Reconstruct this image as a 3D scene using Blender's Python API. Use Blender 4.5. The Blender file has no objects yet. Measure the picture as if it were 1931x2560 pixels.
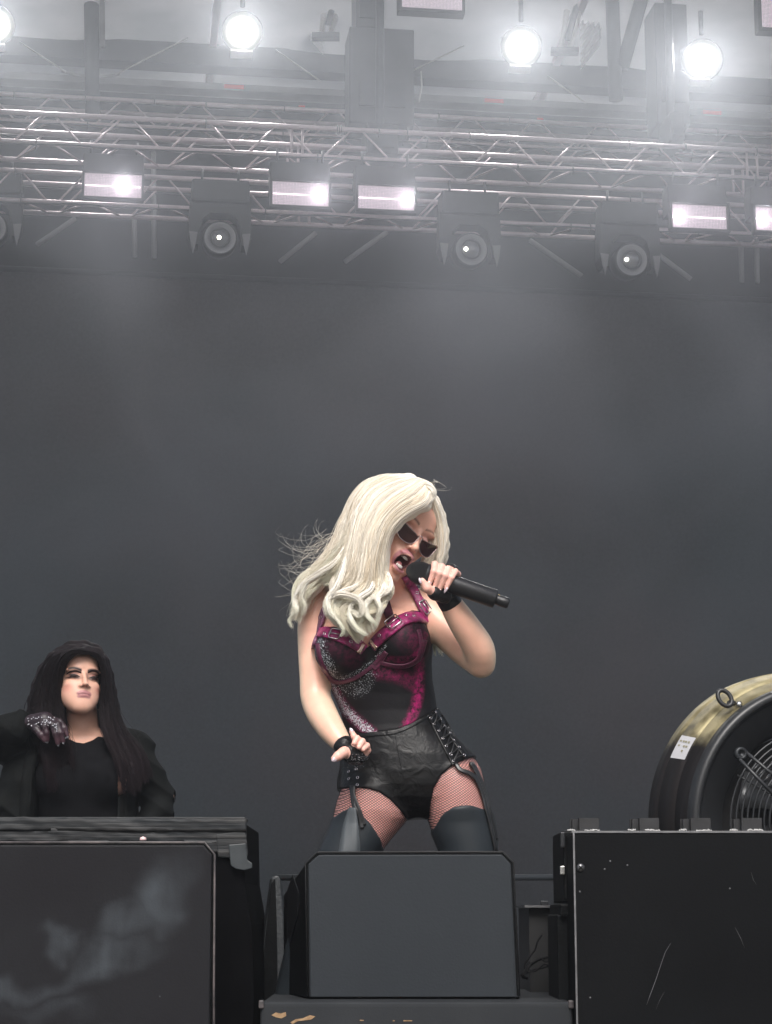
import bpy, bmesh, math, random
import numpy as np
from mathutils import Vector, Matrix, Euler
PI = math.pi
rad = math.radians
scene = bpy.context.scene
COL = scene.collection

# ------------------------------------------------------------------ camera
FPX = 4980.0                       # focal length in pixels of the 1931 x 2560 photograph (70 mm portrait)
PITCH = math.atan((2290 - 1280) / FPX)
CAMZ = 0.60
cam_d = bpy.data.cameras.new('camera')
cam = bpy.data.objects.new('camera', cam_d); COL.objects.link(cam)
cam_d.sensor_fit = 'VERTICAL'; cam_d.sensor_height = 36.0; cam_d.sensor_width = 36.0
cam_d.lens = FPX / 2560 * 36.0
cam_d.clip_start = 0.05; cam_d.clip_end = 500
cam.location = (0, 0, CAMZ); cam.rotation_euler = (PI / 2 + PITCH, 0, 0)
scene.camera = cam

# ------------------------------------------------------------------ world, sun, exposure
SUN_EL, SUN_AZ = 47.0, 180.0       # overcast daylight coming in from the audience side, left of the camera
world = bpy.data.worlds.new('World'); scene.world = world; world.use_nodes = True
wn = world.node_tree; wn.nodes.clear()
sky = wn.nodes.new('ShaderNodeTexSky'); sky.sky_type = 'NISHITA'; sky.sun_disc = False
sky.sun_elevation = rad(SUN_EL); sky.sun_rotation = rad(SUN_AZ)
sky.dust_density = 4.0; sky.air_density = 1.0; sky.ozone_density = 1.0
bg = wn.nodes.new('ShaderNodeBackground'); bg.inputs['Strength'].default_value = 0.06
wo = wn.nodes.new('ShaderNodeOutputWorld')
hs = wn.nodes.new('ShaderNodeHueSaturation'); hs.inputs['Saturation'].default_value = 0.55
wn.links.new(sky.outputs[0], hs.inputs['Color']); wn.links.new(hs.outputs[0], bg.inputs['Color']); wn.links.new(bg.outputs[0], wo.inputs[0])
sd = bpy.data.lights.new('sun', 'SUN'); sd.energy = 1.5; sd.angle = rad(26); sd.color = (1.0, 0.965, 0.92)
sun = bpy.data.objects.new('sun', sd); COL.objects.link(sun)
az = rad(SUN_AZ)
sdir = Vector((math.sin(az) * math.cos(rad(SUN_EL)), math.cos(az) * math.cos(rad(SUN_EL)), math.sin(rad(SUN_EL))))
sun.rotation_euler = sdir.to_track_quat('Z', 'Y').to_euler()
vs = scene.view_settings
scene.display_settings.display_device = 'sRGB'
vs.view_transform = 'Standard'; vs.look = 'None'; vs.gamma = 1.0; vs.exposure = 1.32; vs.use_curve_mapping = False
scene.render.engine = 'CYCLES'
cy = scene.cycles
cy.use_denoising = True
try: cy.denoiser = 'OPENIMAGEDENOISE'
except Exception: pass
cy.max_bounces = 9; cy.diffuse_bounces = 7; cy.glossy_bounces = 3; cy.transmission_bounces = 4; cy.volume_bounces = 1
cy.transparent_max_bounces = 8; cy.sample_clamp_indirect = 4.0

# ------------------------------------------------------------------ pixel rays
CP, SP = math.cos(PITCH), math.sin(PITCH)
def P(px, py, Y):
    """World point on plane y=Y seen at pixel (px, py) of the photograph: used to measure real places and sizes."""
    dx, dy = (px - 965.5) / FPX, (1280 - py) / FPX
    d = Vector((dx, CP - dy * SP, SP + dy * CP))
    return Vector((0, 0, CAMZ)) + d * (Y / d.y)

# ------------------------------------------------------------------ objects
def link(o, parent=None):
    COL.objects.link(o)
    if parent is not None: o.parent = parent
    return o
def tag(o, label=None, cat=None, group=None, kind=None):
    if label: o['label'] = label
    if cat: o['category'] = cat
    if group: o['group'] = group
    if kind: o['kind'] = kind
    return o
def thing(name, label, cat, loc=(0, 0, 0), rotz=0.0, group=None):
    o = bpy.data.objects.new(name, None); COL.objects.link(o)
    o.empty_display_size = 0.1
    o.location = loc; o.rotation_euler = (0, 0, rotz)
    return tag(o, label, cat, group)
def copy_thing(root, label=None, loc=None, rotz=None):
    def rec(o, par):
        c = o.copy(); COL.objects.link(c)
        if par is not None: c.parent = par
        for ch in list(o.children): rec(ch, c)
        return c
    r = rec(root, None)
    if label: r['label'] = label
    if loc is not None: r.location = loc
    if rotz is not None: r.rotation_euler = (0, 0, rotz)
    return r

class MB:
    """collects shapes, builds ONE mesh object"""
    def __init__(s): s.v = []; s.f = []; s.sm = []
    def add(s, vs_, fs_, smooth=False):
        n = len(s.v); s.v += [tuple(v) for v in vs_]; s.f += [tuple(i + n for i in f) for f in fs_]; s.sm += [smooth] * len(fs_); return s
    def box(s, c, size, rot=None, taper=None):
        hx, hy, hz = [q / 2 for q in size]
        R = rot if rot is not None else Matrix.Identity(3)
        c = Vector(c); vs_ = []
        for dz in (-1, 1):
            t = (taper if (taper and dz > 0) else 1.0)
            for dx, dy in ((-1, -1), (1, -1), (1, 1), (-1, 1)):
                vs_.append(c + R @ Vector((dx * hx * t, dy * hy * t, dz * hz)))
        return s.add(vs_, [(3, 2, 1, 0), (4, 5, 6, 7), (0, 1, 5, 4), (1, 2, 6, 5), (2, 3, 7, 6), (3, 0, 4, 7)])
    def hexa(s, front, back):
        """front / back: matching loops of points"""
        n = len(front)
        fs_ = [tuple(range(n)), tuple(range(2 * n - 1, n - 1, -1))]
        fs_ += [(i + n, (i + 1) % n + n, (i + 1) % n, i) for i in range(n)]
        return s.add(list(front) + list(back), fs_)
    def tube(s, pts, r, n=10, caps=True, flat=None, close=False):
        pts = [Vector(p) for p in pts]; m = len(pts)
        rs = [r] * m if isinstance(r, (int, float)) else list(r)
        vs_ = []; prev = None
        for i, p in enumerate(pts):
            if close: d = pts[(i + 1) % m] - pts[i - 1]
            else: d = pts[min(i + 1, m - 1)] - pts[max(i - 1, 0)]
            if d.length < 1e-9: d = Vector((0, 0, 1))
            d.normalize()
            if prev is None:
                a = Vector((0, 0, 1)) if abs(d.z) < .9 else Vector((1, 0, 0))
            else: a = prev
            u = (a - d * a.dot(d)); u.normalize(); w = d.cross(u); prev = u
            for k in range(n):
                t = 2 * PI * k / n
                vs_.append(p + u * (math.cos(t) * rs[i]) + w * (math.sin(t) * rs[i] * (flat or 1.0)))
        fs_ = []
        for i in range(m if close else m - 1):
            j = (i + 1) % m
            for k in range(n):
                k2 = (k + 1) % n
                fs_.append((i * n + k, i * n + k2, j * n + k2, j * n + k))
        if caps and not close:
            fs_.append(tuple(range(n - 1, -1, -1))); fs_.append(tuple((m - 1) * n + k for k in range(n)))
        return s.add(vs_, fs_, True)
    def lathe(s, o, axis, prof, n=48, a0=0.0, a1=2 * PI, up=None, smooth=True):
        """prof: (distance along axis, radius) list"""
        o = Vector(o); ax = Vector(axis).normalized()
        a = Vector(up) if up is not None else (Vector((0, 0, 1)) if abs(ax.z) < .9 else Vector((1, 0, 0)))
        u = (a - ax * a.dot(ax)).normalized(); w = ax.cross(u)
        full = abs(a1 - a0 - 2 * PI) < 1e-6
        cols = n if full else n + 1
        vs_ = []
        for (h, r) in prof:
            for k in range(cols):
                t = a0 + (a1 - a0) * k / n
                vs_.append(o + ax * h + (u * math.cos(t) + w * math.sin(t)) * max(r, 1e-5))
        fs_ = []
        for i in range(len(prof) - 1):
            for k in range(n):
                k2 = (k + 1) % cols
                fs_.append((i * cols + k, i * cols + k2, (i + 1) * cols + k2, (i + 1) * cols + k))
        return s.add(vs_, fs_, smooth)
    def build(s, name, mat, parent=None, bevel=0.0, seg=2, data_name=None):
        me = bpy.data.meshes.new(data_name or name)
        me.from_pydata(s.v, [], s.f)
        me.polygons.foreach_set('use_smooth', s.sm)
        me.validate()
        bm = bmesh.new(); bm.from_mesh(me); bmesh.ops.recalc_face_normals(bm, faces=bm.faces)
        if bevel > 0:
            es = [e for e in bm.edges if len(e.link_faces) == 2 and e.calc_face_angle(0) > rad(30)]
            bmesh.ops.bevel(bm, geom=es, offset=bevel, segments=seg, affect='EDGES', profile=0.6)
        bm.to_mesh(me); bm.free()
        o = bpy.data.objects.new(name, me); link(o, parent)
        if mat is not None: me.materials.append(mat)
        return o
def share(name, me, parent, loc=None, rot=None):
    o = bpy.data.objects.new(name, me); link(o, parent)
    if loc is not None: o.location = loc
    if rot is not None: o.rotation_euler = rot
    return o

# ------------------------------------------------------------------ materials
MATS = {}
def mat(name, base=(.5, .5, .5), rough=.6, metal=0.0, var=0.0, vscale=8.0, bump=0.0, bscale=40.0, spec=.5, emis=None, estr=0.0,
        scratch=0.0, base2=None, coat=0.0, sheen=0.0, trans=0.0, rvar=0.0, stretch=(1, 1, 1)):
    if name in MATS: return MATS[name]
    m = bpy.data.materials.new(name); m.use_nodes = True; nt = m.node_tree; N = nt.nodes; L = nt.links
    b = N['Principled BSDF']
    b.inputs['Base Color'].default_value = (*base, 1); b.inputs['Roughness'].default_value = rough; b.inputs['Metallic'].default_value = metal
    b.inputs['Specular IOR Level'].default_value = spec
    b.inputs['Coat Weight'].default_value = coat; b.inputs['Sheen Weight'].default_value = sheen
    if emis: b.inputs['Emission Color'].default_value = (*emis, 1); b.inputs['Emission Strength'].default_value = estr
    tc = N.new('ShaderNodeTexCoord'); mp = N.new('ShaderNodeMapping'); mp.inputs['Scale'].default_value = stretch
    L.new(tc.outputs['Object'], mp.inputs['Vector'])
    if var > 0 or base2:
        nz = N.new('ShaderNodeTexNoise'); nz.inputs['Scale'].default_value = vscale; nz.inputs['Detail'].default_value = 6; nz.inputs['Roughness'].default_value = .6
        L.new(mp.outputs[0], nz.inputs['Vector'])
        cr = N.new('ShaderNodeValToRGB'); cr.color_ramp.elements[0].position = .3; cr.color_ramp.elements[1].position = .72
        c2 = base2 or tuple(min(1, c * (1 + var)) for c in base)
        c1 = base if base2 else tuple(c * (1 - var) for c in base)
        cr.color_ramp.elements[0].color = (*c1, 1); cr.color_ramp.elements[1].color = (*c2, 1)
        L.new(nz.outputs[0], cr.inputs[0]); L.new(cr.outputs[0], b.inputs['Base Color'])
        if rvar > 0:
            mr = N.new('ShaderNodeMapRange'); mr.inputs['To Min'].default_value = max(.05, rough - rvar); mr.inputs['To Max'].default_value = min(1, rough + rvar)
            L.new(nz.outputs[0], mr.inputs[0]); L.new(mr.outputs[0], b.inputs['Roughness'])
    if bump > 0:
        nb = N.new('ShaderNodeTexNoise'); nb.inputs['Scale'].default_value = bscale; nb.inputs['Detail'].default_value = 4
        L.new(mp.outputs[0], nb.inputs['Vector'])
        bp = N.new('ShaderNodeBump'); bp.inputs['Strength'].default_value = bump; bp.inputs['Distance'].default_value = .01
        L.new(nb.outputs[0], bp.inputs['Height']); L.new(bp.outputs[0], b.inputs['Normal'])
    if scratch > 0:
        # pale chips: rare peaks of a fine noise
        n2 = N.new('ShaderNodeTexNoise'); n2.inputs['Scale'].default_value = 34; n2.inputs['Detail'].default_value = 3
        L.new(mp.outputs[0], n2.inputs['Vector'])
        r2 = N.new('ShaderNodeValToRGB'); r2.color_ramp.elements[0].position = .765 - scratch * .1; r2.color_ramp.elements[1].position = .80
        L.new(n2.outputs[0], r2.inputs[0])
        mx = N.new('ShaderNodeMixRGB'); mx.inputs[2].default_value = (.30, .31, .32, 1)
        src = b.inputs['Base Color']
        if src.links: L.new(src.links[0].from_socket, mx.inputs[1])
        else: mx.inputs[1].default_value = (*base, 1)
        L.new(r2.outputs[0], mx.inputs[0]); L.new(mx.outputs[0], b.inputs['Base Color'])
    MATS[name] = m
    return m
def emat(name, col, s):
    if name in MATS: return MATS[name]
    m = bpy.data.materials.new(name); m.use_nodes = True; N = m.node_tree.nodes; N.clear()
    e = N.new('ShaderNodeEmission'); e.inputs[0].default_value = (*col, 1); e.inputs[1].default_value = s
    o = N.new('ShaderNodeOutputMaterial'); m.node_tree.links.new(e.outputs[0], o.inputs[0]); MATS[name] = m
    return m

BLACK = mat('black_paint', (.005, .0055, .006), .5, var=.3, bump=.15, bscale=180, spec=.08)
DARKM = mat('dark_metal', (.03, .032, .035), .45, .6, var=.2)
ALU = mat('aluminium_tube', (.60, .51, .535), .42, .85, var=.12, vscale=3)
STEEL = mat('bright_steel', (.6, .6, .6), .25, 1.0)
# ------------------------------------------------------------------ ground, stage, roof
YAW = rad(7.6)                     # the stage stands turned a little away from the camera
TX = Vector((math.cos(YAW), math.sin(YAW), 0)); NY = Vector((-math.sin(YAW), math.cos(YAW), 0)); UP = Vector((0, 0, 1))
RY = Matrix.Rotation(YAW, 3, 'Z')
def L3(c, s=0.0, n=0.0, z=0.0): return Vector(c) + TX * s + NY * n + UP * z

m = mat('ground_grass_mud', (.10, .10, .07), .95, base2=(.17, .15, .11), vscale=3, bump=.4)
MB().add([(-28, -20, -1.3), (28, -20, -1.3), (28, 34, -1.3), (-28, 34, -1.3)], [(0, 1, 2, 3)]).build('ground', m)['kind'] = 'structure'
m = mat('stage_deck', (.035, .036, .038), .55, var=.35, vscale=2.2, bump=.15, bscale=60, scratch=.1)
c = L3((0, 0, -.65), 0, 14.9)
MB().box(c, (30, 22, 1.3 - .008), RY).build('stage_floor', m)['kind'] = 'structure'

# backdrop: a dark woven drape across the back of the stage
def drape_mat():
    m = bpy.data.materials.new('backdrop_cloth'); m.use_nodes = True; nt = m.node_tree; N = nt.nodes; L = nt.links
    b = N['Principled BSDF']; b.inputs['Roughness'].default_value = .9; b.inputs['Specular IOR Level'].default_value = .15
    tc = N.new('ShaderNodeTexCoord')
    nz = N.new('ShaderNodeTexNoise'); nz.inputs['Scale'].default_value = .30; nz.inputs['Detail'].default_value = 4
    L.new(tc.outputs['Object'], nz.inputs['Vector'])
    cr = N.new('ShaderNodeValToRGB'); cr.color_ramp.elements[0].position = .38; cr.color_ramp.elements[1].position = .64
    cr.color_ramp.elements[0].color = (.104, .096, .102, 1); cr.color_ramp.elements[1].color = (.090, .103, .113, 1)  # broad tint clouds painted into the cloth colour stand in for uneven haze
    L.new(nz.outputs[0], cr.inputs[0])
    vo = N.new('ShaderNodeTexNoise'); vo.inputs['Scale'].default_value = 32; vo.inputs['Detail'].default_value = 2
    L.new(tc.outputs['Object'], vo.inputs['Vector'])
    mx = N.new('ShaderNodeMixRGB'); mx.blend_type = 'MULTIPLY'; mx.inputs[0].default_value = .5
    L.new(cr.outputs[0], mx.inputs[1]); L.new(vo.outputs[0], mx.inputs[2])
    g = N.new('ShaderNodeGamma'); g.inputs[1].default_value = 1.0
    L.new(mx.outputs[0], g.inputs[0]); L.new(g.outputs[0], b.inputs['Base Color'])
    return m
BD = P(965, 712, 22.6)
mb = MB()
nx, nz_ = 120, 3
W = 13.0
vs_ = []
for j in range(nz_ + 1):
    for i in range(nx + 1):
        s = -W + 2 * W * i / nx
        off = .035 * math.sin(s * 2.3) + .02 * math.sin(s * 5.1 + 1)
        z = BD.z * j / nz_ + .01
        p = L3((BD.x, BD.y, 0), s, off * (1.2 - j / nz_)); vs_.append((p.x, p.y, z))
fs_ = [(j * (nx + 1) + i, j * (nx + 1) + i + 1, (j + 1) * (nx + 1) + i + 1, (j + 1) * (nx + 1) + i) for j in range(nz_) for i in range(nx)]
t = thing('stage_backdrop', 'huge plain dark grey cloth backdrop closing the back of the stage', 'backdrop')
mb.add(vs_, fs_, True)
o = mb.build('cloth', drape_mat(), t)
sol = o.modifiers.new('t', 'SOLIDIFY'); sol.thickness = .01
MB().tube([L3((BD.x, BD.y, BD.z), -W), L3((BD.x, BD.y, BD.z), W)], .04, 10).build('top_batten', DARKM, t)

# dark void above the backdrop: an added black sheet further back stands in for it
BK = P(965, 700, 25.6)
mb = MB()
mb.box(L3((BK.x, BK.y, 0), 0, 0, 6.15), (28, .06, 12.2), RY)
o = mb.build('void_sheet', mat('void_black', (.020, .021, .023), .9, var=.2, vscale=1.5, stretch=(3, 3, .3)))
tag(o, 'black sheet standing in for the dark void far behind and above the grey backdrop', 'curtain')

# roof: pale translucent tarpaulin stretched over the rig
def tarp_mat():
    m = bpy.data.materials.new('roof_tarpaulin'); m.use_nodes = True; nt = m.node_tree; N = nt.nodes; L = nt.links
    N.clear(); out = N.new('ShaderNodeOutputMaterial')
    d = N.new('ShaderNodeBsdfDiffuse'); tr = N.new('ShaderNodeBsdfTranslucent'); mx = N.new('ShaderNodeMixShader'); mx.inputs[0].default_value = .30
    tc = N.new('ShaderNodeTexCoord'); nz = N.new('ShaderNodeTexNoise'); nz.inputs['Scale'].default_value = .9; nz.inputs['Detail'].default_value = 5
    L.new(tc.outputs['Object'], nz.inputs['Vector'])
    cr = N.new('ShaderNodeValToRGB'); cr.color_ramp.elements[0].color = (.28, .29, .30, 1); cr.color_ramp.elements[1].color = (.44, .44, .45, 1)
    cr.color_ramp.elements[0].position = .35; cr.color_ramp.elements[1].position = .7
    L.new(nz.outputs[0], cr.inputs[0]); L.new(cr.outputs[0], d.inputs[0]); L.new(cr.outputs[0], tr.inputs[0])
    L.new(d.outputs[0], mx.inputs[1]); L.new(tr.outputs[0], mx.inputs[2]); L.new(mx.outputs[0], out.inputs[0])
    return m
TARP = tarp_mat()
RT = thing('stage_roof', 'pale grey tarpaulin roof high over the stage with ribs and purlins', 'roof')
# sheet runs from above the performer back to the rear, ridge beams between
ZR0, ZR1 = 12.9, 11.3
def roofz(n): return ZR0 + (ZR1 - ZR0) * (n - 7.0) / (26.5 - 7.0)
edges = [-14, -9.1, -4.05, .95, 5.4, 9.9, 14]
for k in range(6):
    s0, s1 = edges[k] + .05, edges[k + 1] - .05
    vs_ = []; A, B = 26, 40
    for j in range(B + 1):
        n = 7.0 + (26.5 - 7.0) * j / B
        for i in range(A + 1):
            q = i / A; s = s0 + (s1 - s0) * q
            edge = math.exp(-((1 - q) / .09) ** 2) + math.exp(-(q / .09) ** 2)
            z = roofz(n) - .12 * math.sin(PI * q) + .10 * edge * math.sin(n * 9.0 + (q * 8)) + .015 * math.sin(n * 3 + s * 4)
            p = L3((0, 0, 0), s, n); vs_.append((p.x, p.y, z))
    fs_ = [(j * (A + 1) + i, j * (A + 1) + i + 1, (j + 1) * (A + 1) + i + 1, (j + 1) * (A + 1) + i) for j in range(B) for i in range(A)]
    MB().add(vs_, fs_, True).build('tarp_panel', TARP, RT)
for k in range(1, 6):
    s = edges[k]
    mb = MB(); mb.box(L3((0, 0, 0), s, 16.75, (roofz(7) + roofz(26.5)) / 2 - .02), (.09, 19.6, .16), RY @ Matrix.Rotation(math.atan((ZR1 - ZR0) / 19.5), 3, 'X'))
    mb.build('rib', ALU, RT)

# purlins and beams under the roof: (row at x=965, photo px), depth, height m, depth m, colour
BEAMG = mat('beam_grey', (.26, .26, .27), .6, .2, var=.2, vscale=2)
BEAMD = mat('beam_dark', (.05, .052, .056), .6, .2, var=.2, vscale=2)
REDT = mat('red_tape', (.72, .06, .03), .5)
def beam(name, label, py, Y, h, d, m_, cat='beam', half=12.0, s0=None, s1=None):
    c = P(965, py, Y)
    a, b_ = (-half if s0 is None else s0), (half if s1 is None else s1)
    t = thing(name, label, cat, L3(c, (a + b_) / 2), YAW)
    MB().box((0, 0, 0), (b_ - a, d, h), None).build('web', m_, t)
    MB().box((0, 0, -h / 2 - .012), (b_ - a, d + .12, .02)).build('flange', m_, t)
    return t, c
beam('roof_beam', 'pale box beam along the lower edge of the roof tarpaulin', 118, 24.4, .10, .10, BEAMG)
t1, c1 = beam('roof_beam', 'wide dark beam under the roof behind the bright lamps', 168, 24.0, .30, .14, BEAMD)
t2, c2 = beam('roof_beam', 'grey steel beam with red tape strips above the upper truss', 243, 23.2, .09, .10, BEAMG)
t3, c3 = beam('roof_beam', 'second dark beam just above the upper truss', 285, 23.6, .16, .10, BEAMD)
def tape(t, c, px, py, Y, w, h):
    p = P(px, py, Y)
    loc = RY.inverted() @ (p - t.location)
    MB().box((loc.x, -.058 - .012, 0), (w, .006, h * 1.0)).build('tape_strip', REDT, t)
for px, py in ((582, 227), (1240, 262), (1811, 292)): tape(t2, c2, px, py, 23.2, .24, .055)
for px, py in ((752, 192), (1358, 222)): tape(t3, c3, px, py, 23.6, .08, .05)

# ------------------------------------------------------------------ trusses
def tube_mesh(name, length, r, n=10):
    mb = MB().tube([(0, 0, 0), (0, 0, length)], r, n)
    o = mb.build(name, ALU); me = o.data; bpy.data.objects.remove(o); return me
def bar(name, a, b, me_cache, r, parent, m_=None):
    a, b = Vector(a), Vector(b); d = b - a; key = (round(d.length, 3), r, n_ := 8)
    if key not in me_cache: me_cache[key] = tube_mesh('brace', d.length, r)
    o = bpy.data.objects.new(name, me_cache[key]); link(o, parent)
    o.location = a; o.rotation_euler = d.to_track_quat('Z', 'Y').to_euler()
    return o
FIXB_ = mat('truss_cable', (.02, .02, .021), .5)
def truss(label, py965, Y, h, w, bay, s0, s1, phase=0.0, rc=.028, rb=.011, seams=()):
    c = P(965, py965, Y)
    t = thing('lighting_truss', label, 'truss', L3(c, 0), YAW, 'aluminium trusses hung across the stage')
    cache = {}
    corners = [(0, 0), (0, -h), (w, 0), (w, -h)]
    for (yy, zz) in corners:
        # chord made of sections with small joint sleeves
        MB().tube([(s0, yy, zz), (s1, yy, zz)], rc, 14).build('chord', ALU, t)
    n = int((s1 - s0) / bay)
    for i in range(n):
        a = s0 + phase + i * bay
        g = .05
        bar('brace', (a + g, 0, -h), (a + bay / 2 - g, 0, 0), cache, rb, t)
        bar('brace', (a + bay / 2 + g, 0, 0), (a + bay - g, 0, -h), cache, rb, t)
        if i % 1 == 0:
            bar('brace', (a + g, w, -h), (a + bay / 2 - g, w, 0), cache, rb, t)
        bar('brace', (a + bay * .5 + g, 0, -h), (a + bay - g, w, -h), cache, rb, t)
        bar('brace', (a + g, w, -h), (a + bay * .5 - g, 0, -h), cache, rb, t)
    crn = random.Random(len(label))
    for i in range(16):
        s = crn.uniform(-4.5, 4.5); zz = crn.choice((0, -h)); rr_ = crn.uniform(.03, .05)
        MB().tube([(s, rr_ * math.sin(q), zz - .012 + rr_ * math.cos(q) * 1.3) for q in [2 * PI * k / 12 for k in range(12)]], .006, 5, close=True).build('cable_tie', FIXB_, t)
    for (yy, zz, q0) in ((-.035, -h - .01, 0), (w + .03, -.02, 1.7)):
        MB().tube([(s0 + (s1 - s0) * k / 90, yy + .008 * math.sin(k * .9), zz - .018 * abs(math.sin(k * .31 + q0)) - .01) for k in range(91)], .010, 6).build('power_cable', FIXB_, t)
    for s in seams:
        for yy in (0, w):
            bar('upright', (s, yy, -h), (s, yy, 0), cache, .016, t); bar('upright', (s + .12, yy, -h), (s + .12, yy, 0), cache, .016, t)
    return t
bay = .845
truss('upper aluminium box truss, the wide bright one under the roof beams', 329, 20.9, .335, .53, bay, -6.2, 6.2, phase=.38, seams=(-1.05, 4.15))
truss('lower aluminium box truss carrying the moving head lights', 471, 21.3, .345, .36, .80, -6.2, 6.2, phase=.1, seams=(-.95, 2.8))
truss('faint rear truss behind the upper one, half lost in haze', 285, 23.0, .33, .4, .84, -6.6, 6.6, phase=.5)

# ------------------------------------------------------------------ fixtures
FIXB = mat('fixture_black', (.016, .017, .018), .5, var=.3)
FIXG = mat('fixture_grey', (.14, .14, .145), .4, .3)
def strobe_panel_mat():
    m = bpy.data.materials.new('strobe_reflector'); m.use_nodes = True; nt = m.node_tree; N = nt.nodes; L = nt.links
    b = N['Principled BSDF']; b.inputs['Metallic'].default_value = .3; b.inputs['Roughness'].default_value = .35
    tc = N.new('ShaderNodeTexCoord')
    bw = N.new('ShaderNodeTexBrick'); bw.inputs['Scale'].default_value = 1.0; bw.offset = 0
    mp = N.new('ShaderNodeMapping'); mp.inputs['Scale'].default_value = (60, 60, 60); mp.inputs['Rotation'].default_value = (PI / 2, 0, 0)
    L.new(tc.outputs['Object'], mp.inputs[0]); L.new(mp.outputs[0], bw.inputs['Vector'])
    bw.inputs['Brick Width'].default_value = 1; bw.inputs['Row Height'].default_value = 1; bw.inputs['Mortar Size'].default_value = .12
    bw.inputs['Color1'].default_value = (.72, .58, .66, 1); bw.inputs['Color2'].default_value = (.60, .48, .56, 1); bw.inputs['Mortar'].default_value = (.3, .27, .29, 1)
    L.new(bw.outputs[0], b.inputs['Base Color']); L.new(bw.outputs[0], b.inputs['Emission Color']); b.inputs['Emission Strength'].default_value = .24
    return m
STROBE = strobe_panel_mat()
GLOWW = emat('strobe_tube_lit', (1.0, .93, .95), 26.0)
GLOWL = emat('strobe_line_lit', (1.0, .85, .90), 1.6)
def strobe(px, py, gx, label, first=[None]):
    """hanging strobe: black body, pale grid panel, lit LED core at gx (-1..1)"""
    c = P(px, py, 20.55)
    t = thing('strobe_light', label, 'strobe light', c, YAW, 'rectangular strobes on the truss')
    w, h = .62, .285
    MB().box((0, .19, .22), (.66, .24, .34)).build('body', FIXB, t, bevel=.012)
    fr = MB()
    for dx, dz, sx, sz in ((0, h / 2 + .012, w + .05, .025), (0, -h / 2 - .012, w + .05, .025), (-w / 2 - .012, 0, .025, h), (w / 2 + .012, 0, .025, h)):
        fr.box((dx, .03, dz), (sx, .10, sz))
    fr.build('frame', FIXB, t)
    MB().box((0, .05, 0), (w - .002, .03, h - .002)).build('reflector_panel', STROBE, t)
    MB().box((0, .03, 0), (w - .03, .008, .007)).build('tube', GLOWL, t)
    e = MB()
    e.lathe((gx * w / 2, .028, 0), (0, -1, 0), [(0, .058), (.012, .050), (.02, .03), (.022, 0)], 20)
    o = e.build('lamp_core', GLOWW, t); 
    ld = bpy.data.lights.new('strobe_beam', 'SPOT'); ld.energy = 9; ld.color = (1, .93, .96); ld.spot_size = rad(110); ld.spot_blend = 1; ld.shadow_soft_size = .05
    lo = bpy.data.objects.new('strobe_beam', ld); link(lo, t); lo.location = (gx * w / 2, -.16, 0); lo.rotation_euler = (-rad(66), 0, 0)
    for sx in (-.25, .25):
        MB().tube([(sx, .12, .36), (sx, .12, .55)], .014, 8).build('clamp', DARKM, t)
    return t
strobe(283, 463, .35, 'strobe far left on the truss, hanging between yoke lights')
strobe(752, 484, .66, 'strobe just left of the middle with its lamp lit at right')
strobe(966, 494, .75, 'middle strobe directly above the singer, lamp lit at right')
strobe(1750, 541, -.72, 'strobe right of the rightmost moving head, lamp lit at left')
strobe(1958, 548, -.72, 'strobe cut by the right edge of the photo')

YOKE = FIXB
HEADF = mat('head_front', (.20, .20, .21), .35, .4, var=.1)
HEADR = mat('head_ring', (.07, .07, .075), .4, .4)
PIN = emat('pin_lit', (1, .98, .8), 9.0)
def moving_head(px, py, label, pinx=-.02):
    c = P(px, py, 20.9)
    t = thing('moving_head_light', label, 'moving head light', c, YAW, 'moving head lights hanging from the truss')
    MB().box((0, .0, .50), (.64, .34, .26)).build('base', FIXB, t, bevel=.03)
    prof = [(-.335, .395), (.335, .395), (.345, -.02), (.305, -.11), (.238, -.11), (.226, .06), (.19, .19), (.11, .255), (-.11, .255), (-.19, .19), (-.226, .06), (-.238, -.11), (-.305, -.11), (-.345, -.02)]
    yk = MB().hexa([(x, -.11, z) for x, z in prof], [(x, .11, z) for x, z in prof]).build('yoke', YOKE, t)
    for s in (-1, 1):
        fin = MB(); fin.hexa([(s * .245, -.135, .02), (s * .335, -.135, .03), (s * .318, -.135, -.10), (s * .292, -.135, -.22), (s * .266, -.135, -.12)],
                             [(s * .245, -.112, .02), (s * .335, -.112, .03), (s * .318, -.112, -.10), (s * .292, -.112, -.22), (s * .266, -.112, -.12)])
        fin.build('side_cover', FIXG, yk)
    hd = MB(); ax = Vector((0, -1, -.12))
    hd.lathe((0, .22, .0), ax, [(0, .02), (.0, .14), (.12, .185), (.36, .195), (.40, .18), (.40, .172)], 36)
    h_ = hd.build('head', FIXB, t)
    l = MB(); l.lathe((0, .22, .0), ax, [(.395, .176), (.40, .110), (.385, .104), (.385, .0)], 36); l.build('front_plate', HEADF, h_)
    l = MB(); l.lathe((0, .22, .0), ax, [(.405, .112), (.412, .104), (.405, .096), (.392, .09)], 36); l.build('ring', HEADR, h_)
    l = MB(); l.lathe((0, .22, .0), ax, [(.39, .085), (.40, .06), (.405, .02), (.405, 0)], 28); l.build('lens', mat('lens_glass', (.11, .11, .12), .12, .2, coat=1), h_)
    l = MB(); p0 = Vector((pinx, .22, .0)) + ax.normalized() * .407; l.lathe(p0, ax, [(0, .021), (.004, .018), (.006, 0)], 14); l.build('lit_core', PIN, h_)
    for sx in (-.2, .2): MB().tube([(sx, .05, .62), (sx, .05, .82)], .014, 8).build('clamp', DARKM, t)
    return t
moving_head(549, 597, 'moving head light hanging left of the middle, between two strobes', -.012)
moving_head(1172, 626, 'moving head light hanging above and right of the singer', -.062)
moving_head(1570, 652, 'rightmost moving head light, left of a strobe', -.062)
moving_head(-22, 572, 'moving head light cut by the left edge of the photo', 0)

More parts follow.
